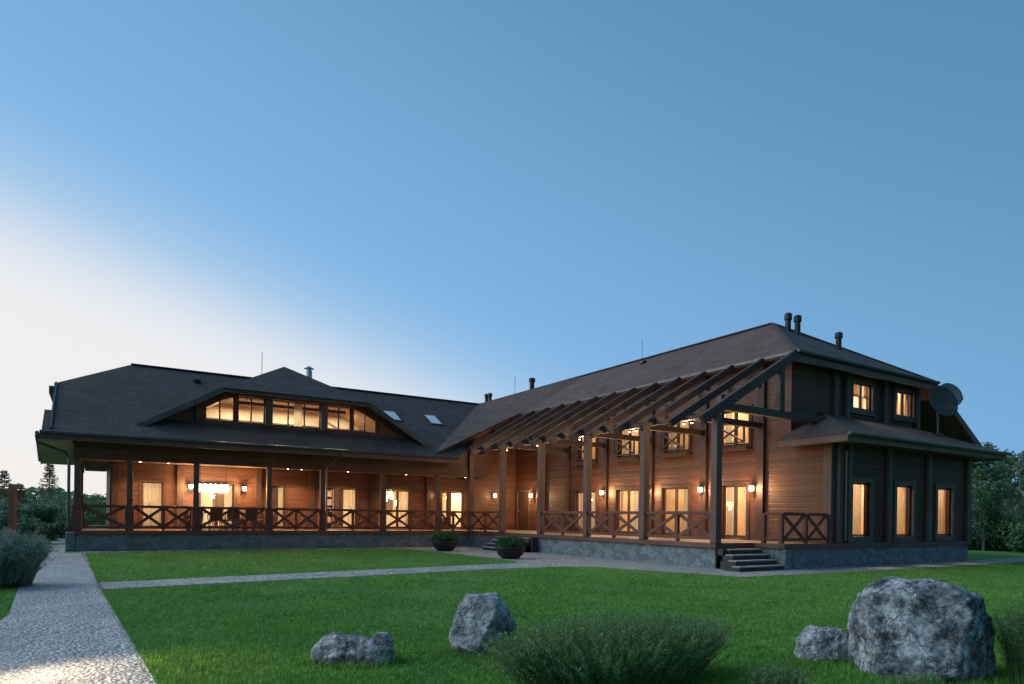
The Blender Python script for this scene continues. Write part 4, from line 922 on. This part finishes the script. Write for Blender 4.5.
feather_bush('weed_clump', rel((905 - 512) * 5.55 / 671, 5.45), .50, .18, .22, 300, 'low ragged weeds in front of the largest boulder', 'feather', 5, 18, .004, .045, 'weeds')
lb_ = rel((-17 - 512) * 12.6 / 671, 12.9)
feather_bush('grey_bush', lb_, 1.0, .95, 1.08, 1500, 'big soft grey green bush left of the garden path', 'feather2', 6, 56, .006, .075)

# ------------------------------------------------------------------ trees and shrubs around the plot
M['bark'] = wood('bark', (.05, .04, .035), (.13, .11, .10), grain=(3, 3, 1))
M['birch'] = wood('pale_bark', (.25, .24, .22), (.45, .43, .41), grain=(2, 2, 5))
M['leafA'] = leaf_mat('tree_leaves', (.09, .18, .09), (.19, .30, .17), .8)
M['leafB'] = leaf_mat('pale_tree_leaves', (.14, .23, .16), (.26, .36, .26), .8)
M['leafC'] = leaf_mat('shrub_leaves', (.09, .20, .10), (.18, .31, .16), 1.0)
M['needle'] = leaf_mat('spruce_needles', (.15, .13, .10), (.28, .22, .17), 1.0)
def broad_tree(name, loc, h, r, n, label, mat, seed, bark='bark', base=.12, group=None, leaf=.10, cat='tree'):
    rng = np.random.default_rng(seed); t_ = empty(name, loc); tag(t_, label, cat, group)
    mb = MB(); top = np.array([rng.normal() * .2, rng.normal() * .2, h * .82])
    mb.tube([(0, 0, -.1), tuple(top * .4 + rng.normal(size=3) * .05), tuple(top)], [h * .012, h * .008, h * .003], 8); tk = mb.build('trunk', M[bark], t_)
    cl = []; lm = MB()
    nc = 26
    for i in range(nc):
        tt = base + (1 - base) * (i + rng.uniform(0, 1)) / nc; z = h * (.1 + .88 * tt)
        env = r * (math.sin(math.pi * min(1, (tt * .9 + .12))) ** .6); th = i * 2.4 + rng.uniform(-.4, .4); q = env * rng.uniform(.25, .85)
        c = np.array([np.cos(th) * q, np.sin(th) * q, z]); cl.append((c, r * rng.uniform(.26, .48)))
        st = top * max(.12, min(.95, tt - .1)); lm.tube([tuple(st), tuple((st + c) / 2 + np.array([0, 0, .1])), tuple(c)], [h * .006, h * .004, h * .0015], 5)
    lm.build('limbs', M[bark], t_)
    def cf(k):
        idx = rng.integers(0, nc, k); c = np.array([cl[i][0] for i in idx]); rad = np.array([cl[i][1] for i in idx])[:, None]
        d = rng.normal(size=(k, 3)); d /= np.linalg.norm(d, axis=1, keepdims=True)
        return c + d * rad * rng.uniform(.15, 1, (k, 1)) ** .5 * np.array([1, 1, .8]) + rng.normal(size=(k, 3)) * .05
    mesh_np('crown', leaf_cloud(rng, n, cf, leaf, .75), 0, M[mat], t_); return t_
def shrub(name, loc, r, h, n, label, mat, seed, leaf=.09, group=None):
    rng = np.random.default_rng(seed); t_ = empty(name, loc); tag(t_, label, 'shrub', group)
    cl = [(np.array([rng.normal() * r * .45, rng.normal() * r * .45, h * rng.uniform(.2, .75)]), r * rng.uniform(.3, .5)) for i in range(14)]
    mb = MB()
    for c, q in cl: mb.tube([(0, 0, -.05), tuple(c * np.array([.5, .5, .45])), tuple(c)], [.03, .02, .006], 5)
    mb.build('stems', M['bark'], t_)
    def cf(k):
        idx = rng.integers(0, len(cl), k); c = np.array([cl[i][0] for i in idx]); rad = np.array([cl[i][1] for i in idx])[:, None]
        d = rng.normal(size=(k, 3)); d /= np.linalg.norm(d, axis=1, keepdims=True)
        p = c + d * rad * rng.uniform(.2, 1, (k, 1)) ** .5; p[:, 2] = np.abs(p[:, 2]) * h / (h + .15); return p
    mesh_np('foliage', leaf_cloud(rng, n, cf, leaf, .7), 0, M[mat], t_); return t_
def conifer(name, loc, h, r, label, seed, mat='needle', dens=1.0):
    rng = np.random.default_rng(seed); t_ = empty(name, loc); tag(t_, label, 'tree')
    mb = MB(); mb.tube([(0, 0, -.1), (0, 0, h * .5), (0, 0, h)], [h * .018, h * .01, .01], 8); mb.build('trunk', M['bark'], t_)
    out = []; nb = int(170 * dens)
    for i in range(nb):
        tt = .12 + .86 * (i / nb) + rng.uniform(-.01, .01); z = h * tt; ln = r * (1.02 - tt) * rng.uniform(.65, 1.15) + .08; th = i * 2.39996 + rng.uniform(-.3, .3)
        d = np.array([np.cos(th), np.sin(th), -.10 + .35 * tt]); nk = 26
        for k in range(nk):
            q = rng.uniform(.1, 1) * ln; p = np.array([0, 0, z]) + d * q + np.array([0, 0, -.18 * q * (1 - tt)])
            a = np.array([np.cos(th + rng.normal() * .8), np.sin(th + rng.normal() * .8), rng.normal() * .35]) * rng.uniform(.09, .2); s2 = np.cross(a, rng.normal(size=3)); s2 = s2 / np.linalg.norm(s2) * .03
            out += [p - s2, p + s2, p + a + s2 * .4, p + a - s2 * .4]
    mesh_np('crown', np.array(out), 0, M[mat], t_); return t_
def at_px(u, f): return rel((u - 512) * f / 670.8, f)
RT = 'trees beyond the right end of the house'
broad_tree('leafy_tree', at_px(984, 36), 5.6, 1.5, 6500, 'slender pale trunked tree just right of the house corner', 'leafA', 51, 'birch', .05, RT)
broad_tree('leafy_tree', at_px(1008, 40), 5.6, 1.6, 6500, 'leafy tree at the right edge, between the slender tree and the frame', 'leafA', 52, 'bark', .05, RT)
broad_tree('leafy_tree', at_px(1034, 37), 5.4, 1.8, 6500, 'leafy tree cut by the right edge of the picture', 'leafB', 53, 'bark', .05, RT)
broad_tree('leafy_tree', at_px(962, 44), 5.6, 1.8, 8000, 'leafy tree half hidden behind the right corner of the house', 'leafB', 54, 'bark', .05, RT)
for i, (u, f_, r_, h_, lab) in enumerate(((977, 37.5, 1.5, 1.9, 'dark shrub under the slender tree by the house corner'), (998, 38, 1.7, 2.2, 'broad shrub between the two right hand trees'), (1022, 35, 1.7, 2.0, 'rounded shrub at the right edge of the lawn'), (1010, 48, 3.2, 3.2, 'tall dark thicket shrub behind the right hand trees'))):
    shrub('shrub', at_px(u, f_), r_, h_, 5200, lab, 'leafC', 60 + i, .11, 'shrubs beyond the right end of the house')
conifer('spruce', at_px(49, 62), 6.0, 1.7, 'tall narrow spruce rising left of the porch corner', 71)
conifer('pine', at_px(4, 52), 4.6, 1.5, 'brownish pine at the far left edge', 72, dens=.6); conifer('pine', at_px(20, 55), 3.7, 1.1, 'smaller brownish pine right of the far left one', 73, dens=.6)
LS = 'shrubs beyond the left end of the house'
for i, (u, f_, r_, h_, mt, lab) in enumerate(((2, 38, 1.8, 2.1, 'leafC', 'dark shrub at the far left edge behind the post'), (24, 36, 1.5, 1.9, 'leafB', 'pale shrub right of the brown post'), (40, 40, 1.9, 2.3, 'leafB', 'pale bushy shrub below the spruce'), (58, 37, 1.6, 2.1, 'leafC', 'dark shrub between the spruce and the porch corner'), (70, 44, 2.0, 2.7, 'leafC', 'tall dark shrub touching the porch corner post'), (34, 30, .9, 1.0, 'leafC', 'low shrub by the path behind the grey bush'), (93, 56, 2.2, 3.4, 'leafC', 'dark shrub seen through the open porch end'), (106, 60, 2.4, 3.0, 'leafA', 'dark shrub seen through the porch beside the wall end'), (-20, 40, 2.0, 2.2, 'leafC', 'dark shrub just past the left edge of the picture'))):
    shrub('shrub', at_px(u, f_), r_, h_, 5200, lab, mt, 80 + i, .10, LS)
fb = shrub('flowering_shrub', at_px(46, 33), .8, .75, 2200, 'low shrub dotted with pale blossoms near the porch corner', 'leafC', 95, .07)
rngb = np.random.default_rng(96); M['blossom'] = plain('pale_blossom', (.62, .62, .55), .7)
mesh_np('blossoms', leaf_cloud(rngb, 160, lambda n: np.stack([rngb.normal(size=n) * .45, rngb.normal(size=n) * .45, .35 + rngb.uniform(0, .5, n)], 1), .045, .9), 0, M['blossom'], fb)
rngw = np.random.default_rng(120)
def wood_pts(n):
    a_ = rngw.uniform(-1.15, 1.35, n); d_ = 150 + rngw.normal(0, 7, n) + 10 * np.sin(a_ * 5)
    top = 3.6 + 1.2 * np.sin(a_ * 17) + .8 * np.sin(a_ * 41 + 1) + np.where(a_ > .5, 3.0, 0)
    r_ = np.sin(a_) * d_; f_ = np.cos(a_) * d_
    return np.stack([CX + math.cos(YAW) * r_ + math.sin(YAW) * f_, CY - math.sin(YAW) * r_ + math.cos(YAW) * f_, rngw.uniform(0, 1, n) ** .8 * top], 1)
fwd_ = mesh_np('distant_wood', leaf_cloud(rngw, 26000, wood_pts, .75, .8), 0, M['leafC']); tag(fwd_, 'low dark line of distant woodland along the horizon behind the house', 'woodland', kind='stuff')
# brown timber frame standing left of the path
fp = at_px(12.5, 20.5); pf = empty('timber_frame', fp, -YAW); tag(pf, 'brown timber post with a crossbar at the far left edge', 'timber frame')
for dx_ in (0, -2.4):
    mb = MB(); mb.box(dx_ - .08, dx_ + .08, -.08, .08, -.02, 2.28); mb.build('post', M['rail'], pf, .01)
mb = MB(); mb.box(-2.7, .0, -.06, .06, 2.0, 2.14); mb.build('crossbar', M['rail'], pf, .01)
# overhead wires far right, hung from a pole past the edge of the picture
up = empty('utility_pole', at_px(1140, 60)); tag(up, 'wooden utility pole carrying two thin wires, right of the trees', 'utility pole')
mb = MB(); mb.tube([(0, 0, -.1), (0, 0, 8.2)], [.14, .10], 8); mb.bar((-.8, .3, 7.6), (.8, -.3, 7.6), .1, .1); mb.build('mast', M['bark'], up)
for k, dz_ in enumerate((7.68, 7.2)):
    a = Vector((0, 0, dz_)); b_ = at_px(1000, 62) - at_px(1140, 60); b_.z = dz_ + .3
    mb = MB(); mb.tube([a.lerp(b_, q / 8) - Vector((0, 0, 1.2 * (q / 8) * (1 - q / 8))) for q in range(9)], .014, 5); mb.build('wire', M['black'], up)
# low garden lamp by the near end of the path, lighting the cobbles
gl = empty('path_lamp', rel(-4.65, 5.75)); tag(gl, 'low garden lamp lighting the near end of the cobbled path', 'garden lamp')
mb = MB(); mb.tube([(0, 0, 0), (0, 0, .82)], .04, 10); mb.lathe([(0, 1.02), (.12, 1.0), (.13, .97), (0, .97)], (0, 0, 0), 16); mb.build('bollard', M['black'], gl)
mb = MB(); mb.lathe([(0, .82), (.06, .82), (.07, .97), (0, .97)], (0, 0, 0), 14); mb.build('lamp_glass', M['lampglass'], gl)
pl_ = lamp('SPOT', (.14, 0, .92), 135, (1, .76, .50), .05, gl, angle=R(100)); aim = RIGHT * .72 + FWD * .12 - Vector((0, 0, .92)); pl_.rotation_euler = (-aim).to_track_quat('Z', 'Y').to_euler(); pl_.data.spot_blend = .9
